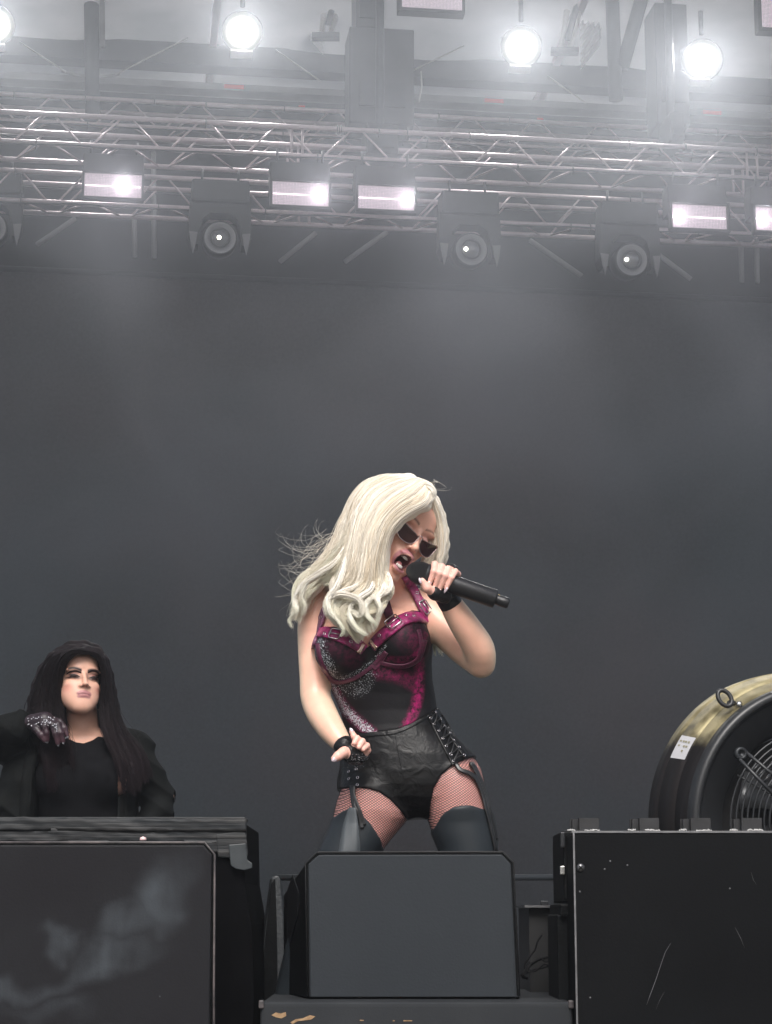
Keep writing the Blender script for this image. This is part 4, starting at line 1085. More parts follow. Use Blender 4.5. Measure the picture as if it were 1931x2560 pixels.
def attr_mat(name, rough=.5, spec=.5, sheen=0.0, sss=0.0, coat=0.0, bump=0.0, bscale=300, mul=1.0, noise=0.0, nscale=20, aniso=0.0, sheer=None, metal=0.0):
    m = bpy.data.materials.new(name); m.use_nodes = True; nt = m.node_tree; N = nt.nodes; L = nt.links
    b = N['Principled BSDF']; b.inputs['Roughness'].default_value = rough; b.inputs['Specular IOR Level'].default_value = spec; b.inputs['Metallic'].default_value = metal
    b.inputs['Sheen Weight'].default_value = sheen; b.inputs['Coat Weight'].default_value = coat; b.inputs['Subsurface Weight'].default_value = sss
    b.inputs['Subsurface Radius'].default_value = (1, .35, .2); b.inputs['Subsurface Scale'].default_value = .012; b.inputs['Anisotropic'].default_value = aniso
    a = N.new('ShaderNodeVertexColor'); a.layer_name = 'Col'; cur = a.outputs[0]
    tc = N.new('ShaderNodeTexCoord')
    if sheer:
        lw = N.new('ShaderNodeLayerWeight'); lw.inputs[0].default_value = .45
        mx = N.new('ShaderNodeMixRGB'); mx.inputs[2].default_value = (*sheer, 1)
        ml = N.new('ShaderNodeMath'); ml.operation = 'MULTIPLY'; L.new(lw.outputs['Facing'], ml.inputs[0]); L.new(a.outputs['Alpha'], ml.inputs[1])
        L.new(ml.outputs[0], mx.inputs[0]); L.new(cur, mx.inputs[1]); cur = mx.outputs[0]
    if noise:
        n = N.new('ShaderNodeTexNoise'); n.inputs['Scale'].default_value = nscale; n.inputs['Detail'].default_value = 5; L.new(tc.outputs['Object'], n.inputs[0])
        mr = N.new('ShaderNodeMapRange'); mr.inputs[1].default_value = .3; mr.inputs[2].default_value = .7; mr.inputs[3].default_value = 1 - noise; mr.inputs[4].default_value = 1 + noise; L.new(n.outputs[0], mr.inputs[0])
        vm = N.new('ShaderNodeVectorMath'); vm.operation = 'SCALE'; L.new(cur, vm.inputs[0]); L.new(mr.outputs[0], vm.inputs['Scale']); cur = vm.outputs[0]
    L.new(cur, b.inputs['Base Color'])
    if bump:
        n = N.new('ShaderNodeTexNoise'); n.inputs['Scale'].default_value = bscale; n.inputs['Detail'].default_value = 3; L.new(tc.outputs['Object'], n.inputs[0])
        bp = N.new('ShaderNodeBump'); bp.inputs['Strength'].default_value = bump; bp.inputs['Distance'].default_value = .002; L.new(n.outputs[0], bp.inputs['Height']); L.new(bp.outputs[0], b.inputs['Normal'])
    return m
def ywarp(y, drop):
    def ss(a, b, v): h = np.clip((v - a) / (b - a), 0, 1); return h * h * (3 - 2 * h)
    return y + drop * ss(-.058, -.020, y) * (1 - ss(.035, .095, y))
def face_field(p, H, R, s=1.0, mouth=0.0, long=1.0, drop=0.0, full=0.0):
    """head in its own frame: x across, y up, z forward. R columns are those axes."""
    q = (p - H) @ R / s
    q[:, 0] /= long; q[:, 1] = ywarp(q[:, 1], drop) if drop else q[:, 1]; x, y, z = q[:, 0], q[:, 1], q[:, 2]; ax = np.abs(x); qs = np.stack([ax, y, z], 1)
    jd = .016 * mouth
    d = ell(q, V(0, .035, -.018), V(.074, .082, .094))
    d = smin(d, ell(q, V(0, -.030, .030), V(.060, .080, .060)), .02)
    d = smin(d, cone(qs, V(.045, -.050 - jd * .5, .010), V(.012, -.098 - jd, .062), .022, .020), .022)     # jaw line
    d = smin(d, ell(q, V(0, -.102 - jd, .068), V(.020, .016, .016)), .014)                                 # chin
    d = smin(d, ell(qs, V(.036, -.020, .058), V(.021, .018, .020)), .016)                                 # cheekbone
    if full: d = smin(d, ell(qs, V(.036, -.044, .036), V(.020, .026, .024)), .018)
    d = smin(d, ell(qs, V(.030, .030, .070), V(.028, .009, .014)), .014)                                  # brow ridge
    d = smin(d, ell(q, V(0, .055, .055), V(.050, .036, .030)), .02)                                       # forehead
    d = smax(d, -ell(qs, V(.031, .006, .094), V(.019, .012, .017)), .010) if mouth > 0 else smax(d, -ell(qs, V(.033, .006, .098), V(.018, .011, .017)), .016)                                 # eye socket
    d = smin(d, ell(qs, V(.031, .006, .073), V(.0145, .0115, .0120)), .003)                               # eyeball under lids
    d = smin(d, cone(q, V(0, .016, .084), V(0, -.026, .104), .0065, .0085), .010)                          # nose bridge
    d = smin(d, ell(q, V(0, -.028, .106), V(.0095, .0085, .0095)), .006)
    d = smin(d, ell(qs, V(.0125, -.032, .094), V(.0068, .0065, .009)), .005)                              # wings
    d = smax(d, -ell(qs, V(.0065, -.038, .100), V(.0034, .0030, .005)), .002)
    d = smin(d, ell(q, V(0, -.062, .078), V(.030, .024, .018)), .014) if mouth > 0 else smin(d, ell(q, V(0, -.066, .060), V(.046, .036, .026)), .030)                                     # muzzle
    if mouth > 0:
        d = smin(d, ell(q, V(0, -.052, .095), V(.024, .0085, .0095)), .006)
        d = smin(d, ell(q, V(0, -.086 - jd * .6, .089), V(.021, .0095, .0095)), .006)
        d = smax(d, -ell(q, V(0, -.070 - jd * .25, .098), V(.019, .0165, .034)), .004)
    else:
        q = q.copy(); q[:, 1] = q[:, 1] + 9 * np.minimum(ax, .03) ** 2
        d = smin(d, ell(q, V(0, -.0580, .0900), V(.0215, .0052, .0070)), .004)
        d = smin(d, ell(q, V(0, -.0680, .0892), V(.0180, .0058, .0070)), .004)
        d = smax(d, -ell(q, V(0, -.0628, .1030), V(.024, .0015, .006)), .002)
    d = smin(d, ell(qs, V(.074, .000, -.010), V(.008, .028, .016)), .006)                                 # ears
    return d * s
# ------------------------------------------------------------------ the singer
YS = 5.13
def S(px, py, dy=0.0): return np.array(P(px, py, YS + dy))
SK = (.82, .45, .335)
r_ = np.array([.67, .60, -.41]); r_ /= np.linalg.norm(r_)     # her left side = image right
f_ = np.array([.58, -.74, -.34]); f_ -= r_ * (f_ @ r_); f_ /= np.linalg.norm(f_)
u_ = np.cross(f_, r_); u_ = u_ if u_[2] > 0 else -u_
RH = np.stack([r_, u_, f_], 1)
HS = S(997, 1331, -.070)
def HL(x, y, z): return HS + RH @ np.array([x, y, z])
def row(py, xl, xr, yc, yh):
    a = S(xl, py); b = S(xr, py); return (a[2], a[0], b[0], YS + yc, yh)
TORSO = [row(*r) for r in ((1496, 860, 1015, .03, .050), (1512, 818, 1058, .025, .070), (1535, 802, 1074, .02, .085), (1575, 797, 1077, .015, .098), (1620, 795, 1076, .01, .104), (1660, 803, 1074, .01, .102),
        (1700, 822, 1076, .012, .097), (1740, 841, 1083, .018, .090), (1780, 858, 1089, .022, .088), (1816, 866, 1106, .025, .092), (1850, 865, 1143, .028, .102), (1890, 860, 1184, .03, .112),
        (1930, 856, 1200, .03, .116), (1965, 858, 1206, .03, .114), (1995, 880, 1195, .03, .105), (2020, 935, 1150, .03, .085), (2040, 990, 1095, .025, .05))]
LEGL = [row(*r) for r in ((1940, 866, 1000, .02, .09), (1970, 856, 1014, .012, .094), (2000, 844, 1022, .005, .092), (2030, 837, 1026, 0, .089), (2046, 834, 1022, 0, .087), (2062, 829, 1008, 0, .085), (2092, 815, 983, -.005, .081),
        (2125, 800, 957, -.01, .078), (2200, 775, 912, -.02, .070), (2300, 740, 868, -.03, .062), (2360, 722, 842, -.035, .058), (2450, 700, 820, -.01, .058), (2560, 676, 792, 0, .052), (2700, 655, 742, .0, .040), (2800, 648, 722, .0, .038))]
LEGR = [row(*r) for r in ((1920, 1080, 1200, .02, .09), (1950, 1070, 1208, .012, .094), (1990, 1066, 1217, .005, .094), (2030, 1068, 1230, 0, .091), (2060, 1074, 1236, 0, .087), (2092, 1085, 1239, -.005, .083),
        (2125, 1099, 1241, -.01, .078), (2200, 1112, 1248, -.02, .070), (2300, 1128, 1250, -.03, .062), (2360, 1135, 1250, -.035, .058), (2450, 1140, 1255, -.01, .058), (2560, 1146, 1256, 0, .052), (2700, 1165, 1248, .0, .040), (2800, 1172, 1244, .0, .038))]
# arms
AL = [S(800, 1506, .015), S(786, 1560, .01), S(785, 1640, .0), S(788, 1705, -.01), S(790, 1746, -.02), S(806, 1785, -.05), S(832, 1828, -.09), S(858, 1862, -.12)]
AR = [S(1058, 1516, .01), S(1105, 1568, -.01), S(1160, 1622, -.05), S(1204, 1662, -.09), S(1198, 1622, -.12), S(1166, 1570, -.15), S(1140, 1530, -.17), S(1122, 1500, -.185)]
def rint(x, r, n): return list(np.interp(np.linspace(0, 1, n), np.linspace(0, 1, len(r)), r))
def rsp(r, n): return [float(q[0]) for q in spline([[k] for k in r], n)]
SAL = list(spline(AL, 22)); RAL = rsp([.043, .0415, .0385, .0365, .0355, .0365, .031, .0215], 22)
SAR1 = list(spline(AR[:4], 10)); RAR1 = rsp([.042, .043, .040, .033], 10)
SAR2 = list(spline(AR[3:], 13)); RAR2 = rsp([.0325, .0375, .0345, .029, .0235], 13)
def breast(p, c, r): return ell(p, c, r)
def torso_f(p):
    d = loft(p, TORSO, 2.25)
    d = smin(d, ell(p, S(852, 1628, -.075), V(.062, .055, .060)), .028)
    d = smin(d, ell(p, S(1008, 1602, -.080), V(.066, .058, .064)), .028)
    d = smin(d, cone(p, S(815, 1508, .02), S(1045, 1514, .015), .044, .044), .03)
    return d
def legs_f(p):
    d = smin(loft(p, LEGL, 2.1), loft(p, LEGR, 2.1), .006)
    for c in (S(930, 1960, .09), S(1120, 1945, .09)): d = smin(d, ell(p, c, V(.085, .065, .09)), .03)
    return d
def neck_f(p):
    d = cone(p, S(948, 1508, .02), S(985, 1400, -.05), .052, .050)
    d = smin(d, cone(p, S(935, 1490, .03), S(880, 1506, .03), .035, .03), .03); d = smin(d, cone(p, S(945, 1490, .03), S(1010, 1508, .03), .035, .03), .03)
    return d
def arms_f(p):
    a = chain(p, SAL, RAL, .014) + .0022
    b = smin(chain(p, SAR1, RAR1, .014), chain(p, SAR2, RAR2, .014), .012) + .0022
    return np.minimum(a, b), a, b
# hands --------------------------------------------------------------
MIC0, MIC1 = S(1037, 1428, -.235), S(1240, 1498, -.225)
MAX = (MIC1 - MIC0) / np.linalg.norm(MIC1 - MIC0)
def micpt(px, ang, r, tip=None):
    """point around the microphone: px along it, ang around (0 = toward camera, 90 = up, 180 = behind)"""
    q = (px - 1037) / (1240 - 1037); c = MIC0 + (MIC1 - MIC0) * q
    up = np.array([0, 0, 1.]); up -= MAX * (up @ MAX); up /= np.linalg.norm(up); fr = np.cross(up, MAX)
    if fr[1] > 0: fr = -fr
    return c + (fr * math.cos(rad(ang)) + up * math.sin(rad(ang))) * r
MR = .0225
FING = []      # (points, radii)
fr0 = .0082
for (px, r, tipa, sp) in ((1080, .0086, -38, -6), (1095, .0086, -60, -2), (1109, .0084, -62, 3), (1124, .0076, -40, 8)):
    FING.append(([micpt(px + sp * 1.1 + 9, 175, MR + .018), micpt(px + sp + 4, 118, MR + .0135), micpt(px + sp * .5, 62, MR + .0115), micpt(px, 18, MR + .0095), micpt(px - sp * .2 - 2, tipa, MR + .0080)], [r * 1.12, r * 1.08, r, r * .95, r * .74]))
THUMB = ([S(1112, 1492, -.22), S(1088, 1484, -.245), S(1068, 1470, -.262), S(1056, 1452, -.268)], [.014, .0125, .0105, .0078])
PALM_R = [(S(1122, 1500, -.185), S(1106, 1470, -.19), .027, .030), (S(1106, 1470, -.195), S(1126, 1432, -.195), .027, .021)]
def hand_r(p, glove=False):
    d = cone(p, PALM_R[0][0], PALM_R[0][1], .024, .029); d = smin(d, cone(p, PALM_R[1][0], PALM_R[1][1], .026, .020), .012)
    d = smin(d, cone(p, S(1100, 1470, -.19), S(1085, 1442, -.20), .022, .014), .01)
    f = chain(p, *THUMB, k=.006)
    d = smin(d, f, .008)
    for pts, rs in FING: d = smin(d, chain(p, pts, rs, .004), .0025)
    return d
WL = S(864, 1868, -.125)
FL = [([S(884, 1874, -.135), S(893, 1856, -.150), S(886, 1842, -.160), S(879, 1828, -.160)], [.0092, .0088, .0078, .0062]),
      ([S(893, 1880, -.140), S(901, 1858, -.158), S(893, 1846, -.172), S(886, 1858, -.182)], [.0092, .0090, .0082, .0066]),
      ([S(902, 1886, -.140), S(912, 1866, -.155), S(906, 1853, -.168), S(898, 1868, -.180)], [.0090, .0088, .0080, .0064]),
      ([S(909, 1892, -.138), S(920, 1876, -.148), S(918, 1864, -.160), S(908, 1874, -.172)], [.0082, .0080, .0074, .0060])]
TL = ([S(868, 1876, -.140), S(858, 1882, -.158), S(846, 1890, -.168), S(836, 1897, -.172)], [.0135, .0125, .0112, .0085])
def hand_l(p):
    d = cone(p, WL, S(882, 1884, -.135), .021, .023); d = smin(d, cone(p, S(882, 1884, -.135), S(900, 1892, -.138), .021, .017), .01)
    d = smin(d, chain(p, *TL, k=.006), .007)
    for pts, rs in FL: d = smin(d, chain(p, pts, rs, .004), .0025)
    return d
def boots_f(p):
    d = None
    for (x, yaw) in ((684, -.25), (1208, .25)):
        a = S(x, 2800, 0); a = np.array([a[0], YS, .10]); toe = np.array([a[0] + .10 * math.sin(yaw), YS - .15, .022]); heel = np.array([a[0], YS + .045, .075])
        c = smin(cone(p, a, np.array([a[0], YS + .01, .075]), .042, .040), cone(p, heel + V(0, -.03, -.01), toe, .036, .020), .03)
        c = smin(c, cone(p, heel, np.array([a[0], YS + .055, .012]), .018, .010), .01)
        d = c if d is None else np.minimum(d, c)
    return np.maximum(d, .004 - p[:, 2])
def singer_f(p):
    d = smin(torso_f(p), legs_f(p), .014)
    d = smin(d, neck_f(p), .03)
    arms, a, b = arms_f(p)
    d = smin(d, a, .014); d = smin(d, b, .016)
    d = smin(d, face_field(p, HS, RH, 1.0, 1.0), .018)
    d = smin(d, hand_r(p), .006); d = smin(d, hand_l(p), .006)
    d = smin(d, boots_f(p), .02)
    return d
def no_arms(p):
    return smin(smin(torso_f(p), legs_f(p), .014), neck_f(p), .03)
def singer_col(v):
    c = np.tile(np.array([*SK]), (len(v), 1)).astype(float)
    q = (v - HS) @ RH; x, y, z = q.T; ax = np.abs(x)
    def blend(mask, col):
        nonlocal c
        m = np.clip(mask, 0, 1)[:, None]; c = c * (1 - m) + np.array(col) * m
    head = np.linalg.norm(q, axis=1) < .16
    # lips
    lip = np.maximum(1 - np.abs(ell(q, V(0, -.070, .095), V(.0255, .0265, .03))) / .0065, 0) * (z > .070) * head
    blend(np.clip(lip * 2.2, 0, 1), (.52, .22, .24))
    ins = (ell(q, V(0, -.074, .098), V(.019, .019, .034)) < .0025) & head; blend(ins * 1.0, (.10, .018, .018))
    # brows, lids, contour
    bz = np.exp(-((y - .031 - .006 * np.sin((ax - .012) * 60)) / .0034) ** 2) * ((ax > .012) & (ax < .050)) * (z > .05) * head
    blend(bz * .85, (.13, .06, .045))
    lid = np.exp(-((y - .010) / .010) ** 2 - ((ax - .031) / .017) ** 2) * (z > .05) * head; blend(lid * .65, (.42, .17, .17))
    ck = np.exp(-((y + .035) / .02) ** 2 - ((ax - .05) / .018) ** 2) * head; blend(ck * .25, (.52, .24, .18))
    lg = (v[:, 2] < S(0, 1880)[2]) & (hand_l(v) > .01); blend(lg * 1.0, (.86, .43, .38))
    # nails are separate; hands a little pinker
    for H_ in (hand_r(v), hand_l(v)): blend((H_ < .004) * .6, (.80, .45, .40))
    return c
SPT = thing('person', 'singer with long blonde hair in sunglasses, corset and black shorts, leaning into a microphone', 'person', (S(1030, 2000)[0], YS, 0))
so_ = np.array(SPT.location)
SKINM = attr_mat('skin_singer', rough=.38, spec=.5, sss=.10, noise=.06, nscale=30, sheer=(.72, .62, .46))
lo, hi = (S(700, 1200)[0], YS - .34, 0.0), (S(1290, 1200)[0], YS + .22, S(0, 1190)[2] + .03)
v, q = mesh_field(singer_f, lo, hi, .0026, .02); v = relax(v, q, 1, .4)
col = singer_col(v)
body = np_mesh('body', v, q, SKINM, SPT, col, origin=so_)
# sheer sleeves: alpha of the colour attribute tells where the nude mesh covers the arm
am_, a1, a2 = arms_f(v); hh_ = np.minimum(hand_r(v), hand_l(v)); sl = ((am_ < .012) & (hh_ > .004)).astype(np.float32)
at = body.data.color_attributes['Col']; buf = np.empty(len(v) * 4, dtype=np.float32); at.data.foreach_get('color', buf); buf = buf.reshape(-1, 4); buf[:, 3] = sl; at.data.foreach_set('color', buf.ravel())

# --- clothes ---------------------------------------------------------
def XZ(pts): return [(S(x, y)[0], S(x, y)[2]) for x, y in pts]
def shell(name, base, off, poly, h, m_, colf=None, it=2, k=.004):
    pl = XZ(poly); xs = [a for a, b in pl]; zs = [b for a, b in pl]
    def f(p):
        d = base(p) - off; r = poly_sd(p[:, 0], p[:, 2], pl); d = smax(d, r, k)
        return smax(d, -(base(p) - off + .008), .002)
    return field_mesh(name, f, (min(xs) - .02, YS - .28, min(zs) - .02), (max(xs) + .02, YS + .24, max(zs) + .02), h, m_, SPT, colf, it, origin=so_, margin=.03)
def leather_mat(name, base, rough=.32, bump=.5, bs=28, stretch=(1, 1, 1)):
    m = bpy.data.materials.new(name); m.use_nodes = True; nt = m.node_tree; N = nt.nodes; L = nt.links
    b = N['Principled BSDF']; b.inputs['Base Color'].default_value = (*base, 1); b.inputs['Roughness'].default_value = rough; b.inputs['Specular IOR Level'].default_value = .24
    tc = N.new('ShaderNodeTexCoord'); mp = N.new('ShaderNodeMapping'); mp.inputs['Scale'].default_value = stretch; L.new(tc.outputs['Object'], mp.inputs[0])
    n1 = N.new('ShaderNodeTexNoise'); n1.inputs['Scale'].default_value = bs; n1.inputs['Detail'].default_value = 5; n1.inputs['Distortion'].default_value = 1.2; L.new(mp.outputs[0], n1.inputs[0])
    bp = N.new('ShaderNodeBump'); bp.inputs['Strength'].default_value = bump; bp.inputs['Distance'].default_value = .006; L.new(n1.outputs[0], bp.inputs['Height']); L.new(bp.outputs[0], b.inputs['Normal'])
    return m
LEATHER = leather_mat('black_leather', (.004, .004, .0045), .38, .5, 26)
# shorts
TOPL = [(872, 1832), (905, 1836), (945, 1834), (988, 1829), (1030, 1812), (1076, 1784), (1100, 1764)]
shell('shorts', no_arms, .006, [(840, 1830)] + TOPL + [(1260, 1720), (1260, 1885), (1200, 1888), (1167, 1900), (1131, 1918), (1103, 1942), (1084, 1975), (1077, 2010), (1073, 2046), (1062, 2056), (1030, 2058), (1015, 2048), (998, 2026), (975, 2003), (950, 1986), (920, 1977), (890, 1973), (858, 1974), (825, 1975), (825, 1830)], .0028, LEATHER)
def corset_mat():
    m = bpy.data.materials.new('corset_fabric'); m.use_nodes = True; nt = m.node_tree; N = nt.nodes; L = nt.links
    b = N['Principled BSDF']; b.inputs['Roughness'].default_value = .55; b.inputs['Specular IOR Level'].default_value = .2
    a = N.new('ShaderNodeVertexColor'); a.layer_name = 'Col'; sp = N.new('ShaderNodeSeparateColor'); L.new(a.outputs[0], sp.inputs[0])
    tc = N.new('ShaderNodeTexCoord')
    n = N.new('ShaderNodeTexNoise'); n.inputs['Scale'].default_value = 80; n.inputs['Detail'].default_value = 8; n.inputs['Roughness'].default_value = .75; L.new(tc.outputs['Object'], n.inputs[0])
    mr = N.new('ShaderNodeMapRange'); mr.inputs[1].default_value = .40; mr.inputs[2].default_value = .62; L.new(n.outputs[0], mr.inputs[0])
    ml = N.new('ShaderNodeMath'); ml.operation = 'MULTIPLY'; L.new(mr.outputs[0], ml.inputs[0]); L.new(sp.outputs[0], ml.inputs[1])
    mx = N.new('ShaderNodeMixRGB'); mx.inputs[1].default_value = (.005, .0045, .006, 1); mx.inputs[2].default_value = (.36, .008, .12, 1); L.new(ml.outputs[0], mx.inputs[0])
    vo = N.new('ShaderNodeTexVoronoi'); vo.inputs['Scale'].default_value = 560; L.new(tc.outputs['Object'], vo.inputs['Vector'])
    sc_ = N.new('ShaderNodeSeparateColor'); L.new(vo.outputs['Color'], sc_.inputs[0])
    g = N.new('ShaderNodeMath'); g.operation = 'ADD'; L.new(sc_.outputs[0], g.inputs[0]); L.new(sp.outputs[1], g.inputs[1])
    gt = N.new('ShaderNodeMapRange'); gt.inputs[1].default_value = 1.17; gt.inputs[2].default_value = 1.38; L.new(g.outputs[0], gt.inputs[0])
    m2 = N.new('ShaderNodeMixRGB'); m2.inputs[2].default_value = (.55, .58, .62, 1); L.new(gt.outputs[0], m2.inputs[0]); L.new(mx.outputs[0], m2.inputs[1]); L.new(m2.outputs[0], b.inputs['Base Color'])
    bp = N.new('ShaderNodeBump'); bp.inputs['Strength'].default_value = .4; bp.inputs['Distance'].default_value = .002; L.new(n.outputs[0], bp.inputs['Height']); L.new(bp.outputs[0], b.inputs['Normal'])
    return m
CORS = corset_mat()
def band(v, path, w):
    """closeness to a painted band: path in photo px"""
    c = spline(path, 40); c = np.array(XZ(c)); x, z = v[:, 0], v[:, 2]; d = np.full(len(v), 9.)
    for i in range(len(c) - 1):
        a = c[i]; e = c[i + 1] - a; h = np.clip(((x - a[0]) * e[0] + (z - a[1]) * e[1]) / (e @ e + 1e-12), 0, 1); d = np.minimum(d, np.hypot(x - a[0] - e[0] * h, z - a[1] - e[1] * h))
    return np.clip(1.4 - d / (w * .00106 / 2), 0, 1)
B_R = [(1046, 1650), (1048, 1700), (1044, 1750), (1032, 1790), (1014, 1826)]
B_L = [(812, 1690), (840, 1740), (872, 1785), (930, 1838)]
U_L = [(795, 1610), (806, 1660), (836, 1702), (880, 1698), (925, 1670), (966, 1630)]
U_R = [(950, 1656), (985, 1664), (1020, 1662), (1048, 1642), (1062, 1600)]
def corset_col(v):
    fr = (v[:, 1] < YS + .03)
    M = np.zeros(len(v)); Gl = np.zeros(len(v))
    M = np.maximum(M, band(v, B_R, 24) * 1.0); M = np.maximum(M, band(v, B_L, 26) * .7); M = np.maximum(M, band(v, U_R, 15) * .55)
    M = np.maximum(M, band(v, [(950, 1690), (1000, 1700), (1035, 1715)], 36) * .45); M = np.maximum(M, band(v, [(975, 1560), (1010, 1590), (1040, 1620)], 70) * .24); M = np.maximum(M, band(v, [(845, 1620), (880, 1650)], 60) * .22)
    Gl = np.maximum(Gl, band(v, B_L, 26) * .72); Gl = np.maximum(Gl, band(v, [(800, 1600), (806, 1650), (830, 1690)], 44) * .50); Gl = np.maximum(Gl, band(v, [(850, 1715), (900, 1730), (925, 1700)], 60) * .35); Gl = np.maximum(Gl, band(v, U_L, 14) * .45)
    Gl = np.maximum(Gl, band(v, B_R, 24) * .10)
    return np.stack([M * fr, Gl * fr, M * 0], 1)
shell('corset', torso_f, .0045, [(780, 1600), (792, 1586), (812, 1572), (840, 1578), (868, 1590), (892, 1608), (918, 1632), (938, 1618), (965, 1582), (995, 1550), (1030, 1532), (1058, 1534), (1078, 1555), (1110, 1600), (1110, 1700), (1120, 1760), (1100, 1768), (1076, 1788), (1030, 1816), (988, 1833), (945, 1838), (905, 1840), (872, 1836), (840, 1834), (780, 1750)], .0026, CORS, corset_col)
# black stretch panel beside the laces is part of the shorts; fishnet over the thighs
def net_mat():
    m = bpy.data.materials.new('fishnet'); m.use_nodes = True; nt = m.node_tree; N = nt.nodes; L = nt.links; N.clear()
    o_ = N.new('ShaderNodeOutputMaterial'); tc = N.new('ShaderNodeTexCoord'); sp = N.new('ShaderNodeSeparateXYZ'); L.new(tc.outputs['Object'], sp.inputs[0])
    def math_(op, a, b=None):
        n = N.new('ShaderNodeMath'); n.operation = op
        for i, q in enumerate((a, b)):
            if q is None: continue
            if isinstance(q, (int, float)): n.inputs[i].default_value = q
            else: L.new(q, n.inputs[i])
        return n.outputs[0]
    u = math_('MULTIPLY', math_('ADD', sp.outputs[0], math_('MULTIPLY', sp.outputs[1], .35)), 1 / .0088); w = math_('MULTIPLY', math_('ADD', sp.outputs[2], math_('MULTIPLY', sp.outputs[0], .12)), 1 / .0066)
    a = math_('ABSOLUTE', math_('SINE', math_('MULTIPLY', math_('ADD', u, w), PI))); b = math_('ABSOLUTE', math_('SINE', math_('MULTIPLY', math_('SUBTRACT', u, w), PI)))
    mn = math_('MINIMUM', a, b); th = math_('LESS_THAN', mn, .34)
    p = N.new('ShaderNodeBsdfPrincipled'); p.inputs['Base Color'].default_value = (.02, .012, .014, 1); p.inputs['Roughness'].default_value = .6
    t_ = N.new('ShaderNodeBsdfTransparent'); mx = N.new('ShaderNodeMixShader'); L.new(th, mx.inputs[0]); L.new(t_.outputs[0], mx.inputs[1]); L.new(p.outputs[0], mx.inputs[2]); L.new(mx.outputs[0], o_.inputs[0])
    return m
NETM = net_mat()
v_, q_ = mesh_field(lambda p: smax(smin(legs_f(p), torso_f(p), .014) - .0020, poly_sd(p[:, 0], p[:, 2], XZ([(780, 1880), (1280, 1840), (1280, 2110), (1095, 2130), (780, 2130)])), .001), (S(780, 2000)[0], YS - .2, S(0, 2135)[2]), (S(1280, 2000)[0], YS + .2, S(0, 1835)[2]), .0040)
np_mesh('fishnet_tights', v_, q_, NETM, SPT, origin=so_)
STK = leather_mat('stocking_sheen', (.017, .021, .025), .42, .12, 9)
def legs_all(p): return smin(legs_f(p), boots_f(p), .02)
shell('boot', lambda p: smin(loft(p, LEGL, 2.1), boots_f(p), .02), .005, [(700, 2052), (838, 2043), (858, 2030), (880, 2021), (901, 2033), (930, 2066), (952, 2098), (962, 2130), (990, 2200), (960, 2990), (560, 2990), (560, 2100)], .0036, STK, it=3)
shell('boot', lambda p: smin(loft(p, LEGR, 2.1), boots_f(p), .02), .005, [(1070, 2085), (1088, 2067), (1103, 2040), (1131, 2021), (1171, 2016), (1218, 2029), (1280, 2040), (1360, 2990), (1040, 2990), (1040, 2300)], .0036, STK, it=3)
# gloves: leather shells over palm and wrist, fingers bare
def glove_r(p):
    d = cone(p, PALM_R[0][0], PALM_R[0][1], .024, .029); d = smin(d, cone(p, PALM_R[1][0], PALM_R[1][1], .026, .020), .012); d = smin(d, cone(p, S(1100, 1470, -.19), S(1085, 1442, -.20), .022, .014), .01)
    d = smin(d, cone(p, THUMB[0][0], THUMB[0][1], .014, .0125), .008); d = smin(d, cone(p, THUMB[0][1], THUMB[0][2], .0125, .0105), .006)
    d = smin(d, cone(p, AR[-2], AR[-1], .029, .0235), .01)
    for pts, rs in FING: d = smin(d, cone(p, pts[0], pts[1], rs[0], rs[1]), .004)
    d = d - .0035
    n_ = (AR[-1] - AR[-2]); n_ /= np.linalg.norm(n_); cut = -((p - (AR[-1] * .55 + AR[-2] * .45)) @ n_)
    tc_ = THUMB[0][2] - THUMB[0][1]; tc_ /= np.linalg.norm(tc_); c2 = (p - (THUMB[0][2] * .45 + THUMB[0][1] * .55)) @ tc_
    d = smax(d, cut, .002)
    near = np.linalg.norm(p - THUMB[0][2], axis=1) < .022
    d = np.where(near, np.maximum(d, c2), d)
    for pts, rs in FING:
        e = pts[1] - pts[0]; e /= np.linalg.norm(e); m_ = pts[0] * .5 + pts[1] * .5; nr = (np.linalg.norm(p - pts[1], axis=1) < rs[1] + .006); d = np.where(nr, np.maximum(d, (p - m_) @ e), d)
    return d
GLV = leather_mat('glove_leather', (.009, .009, .010), .28, .7, 45)
field_mesh('glove', glove_r, S(1040, 1550, -.35) - V(.02, 0, .02), S(1170, 1395, -.1) + V(.02, .05, .02), .0018, GLV, SPT, it=2, origin=so_)
def glove_l(p):
    d = cone(p, WL, S(882, 1884, -.135), .021, .023); d = smin(d, cone(p, S(882, 1884, -.135), S(900, 1892, -.138), .021, .017), .01); d = smin(d, cone(p, TL[0][0], TL[0][1], .0135, .0125), .006)
    for pts, rs in FL: d = smin(d, cone(p, pts[0], pts[1], rs[0], rs[1]), .004)
    d = smin(d, cone(p, AL[-2] * .25 + AL[-1] * .75, AL[-1], .024, .022), .01)
    d = d - .003
    n_ = WL - AL[-2]; n_ /= np.linalg.norm(n_); d = smax(d, -((p - (AL[-1] * .9 + AL[-2] * .1)) @ n_), .002)
    for pts, rs in FL + [TL]:
        e = pts[1] - pts[0]; e /= np.linalg.norm(e); m_ = pts[0] * .6 + pts[1] * .4; nr = (np.linalg.norm(p - pts[1], axis=1) < rs[1] + .006); d = np.where(nr, np.maximum(d, (p - m_) @ e), d)
    return d
gl_o = field_mesh('glove', glove_l, S(830, 1940, -.3) - V(.02, 0, .02), S(940, 1820, -.08) + V(.02, .05, .02), .0018, GLV, SPT, it=2, origin=so_)
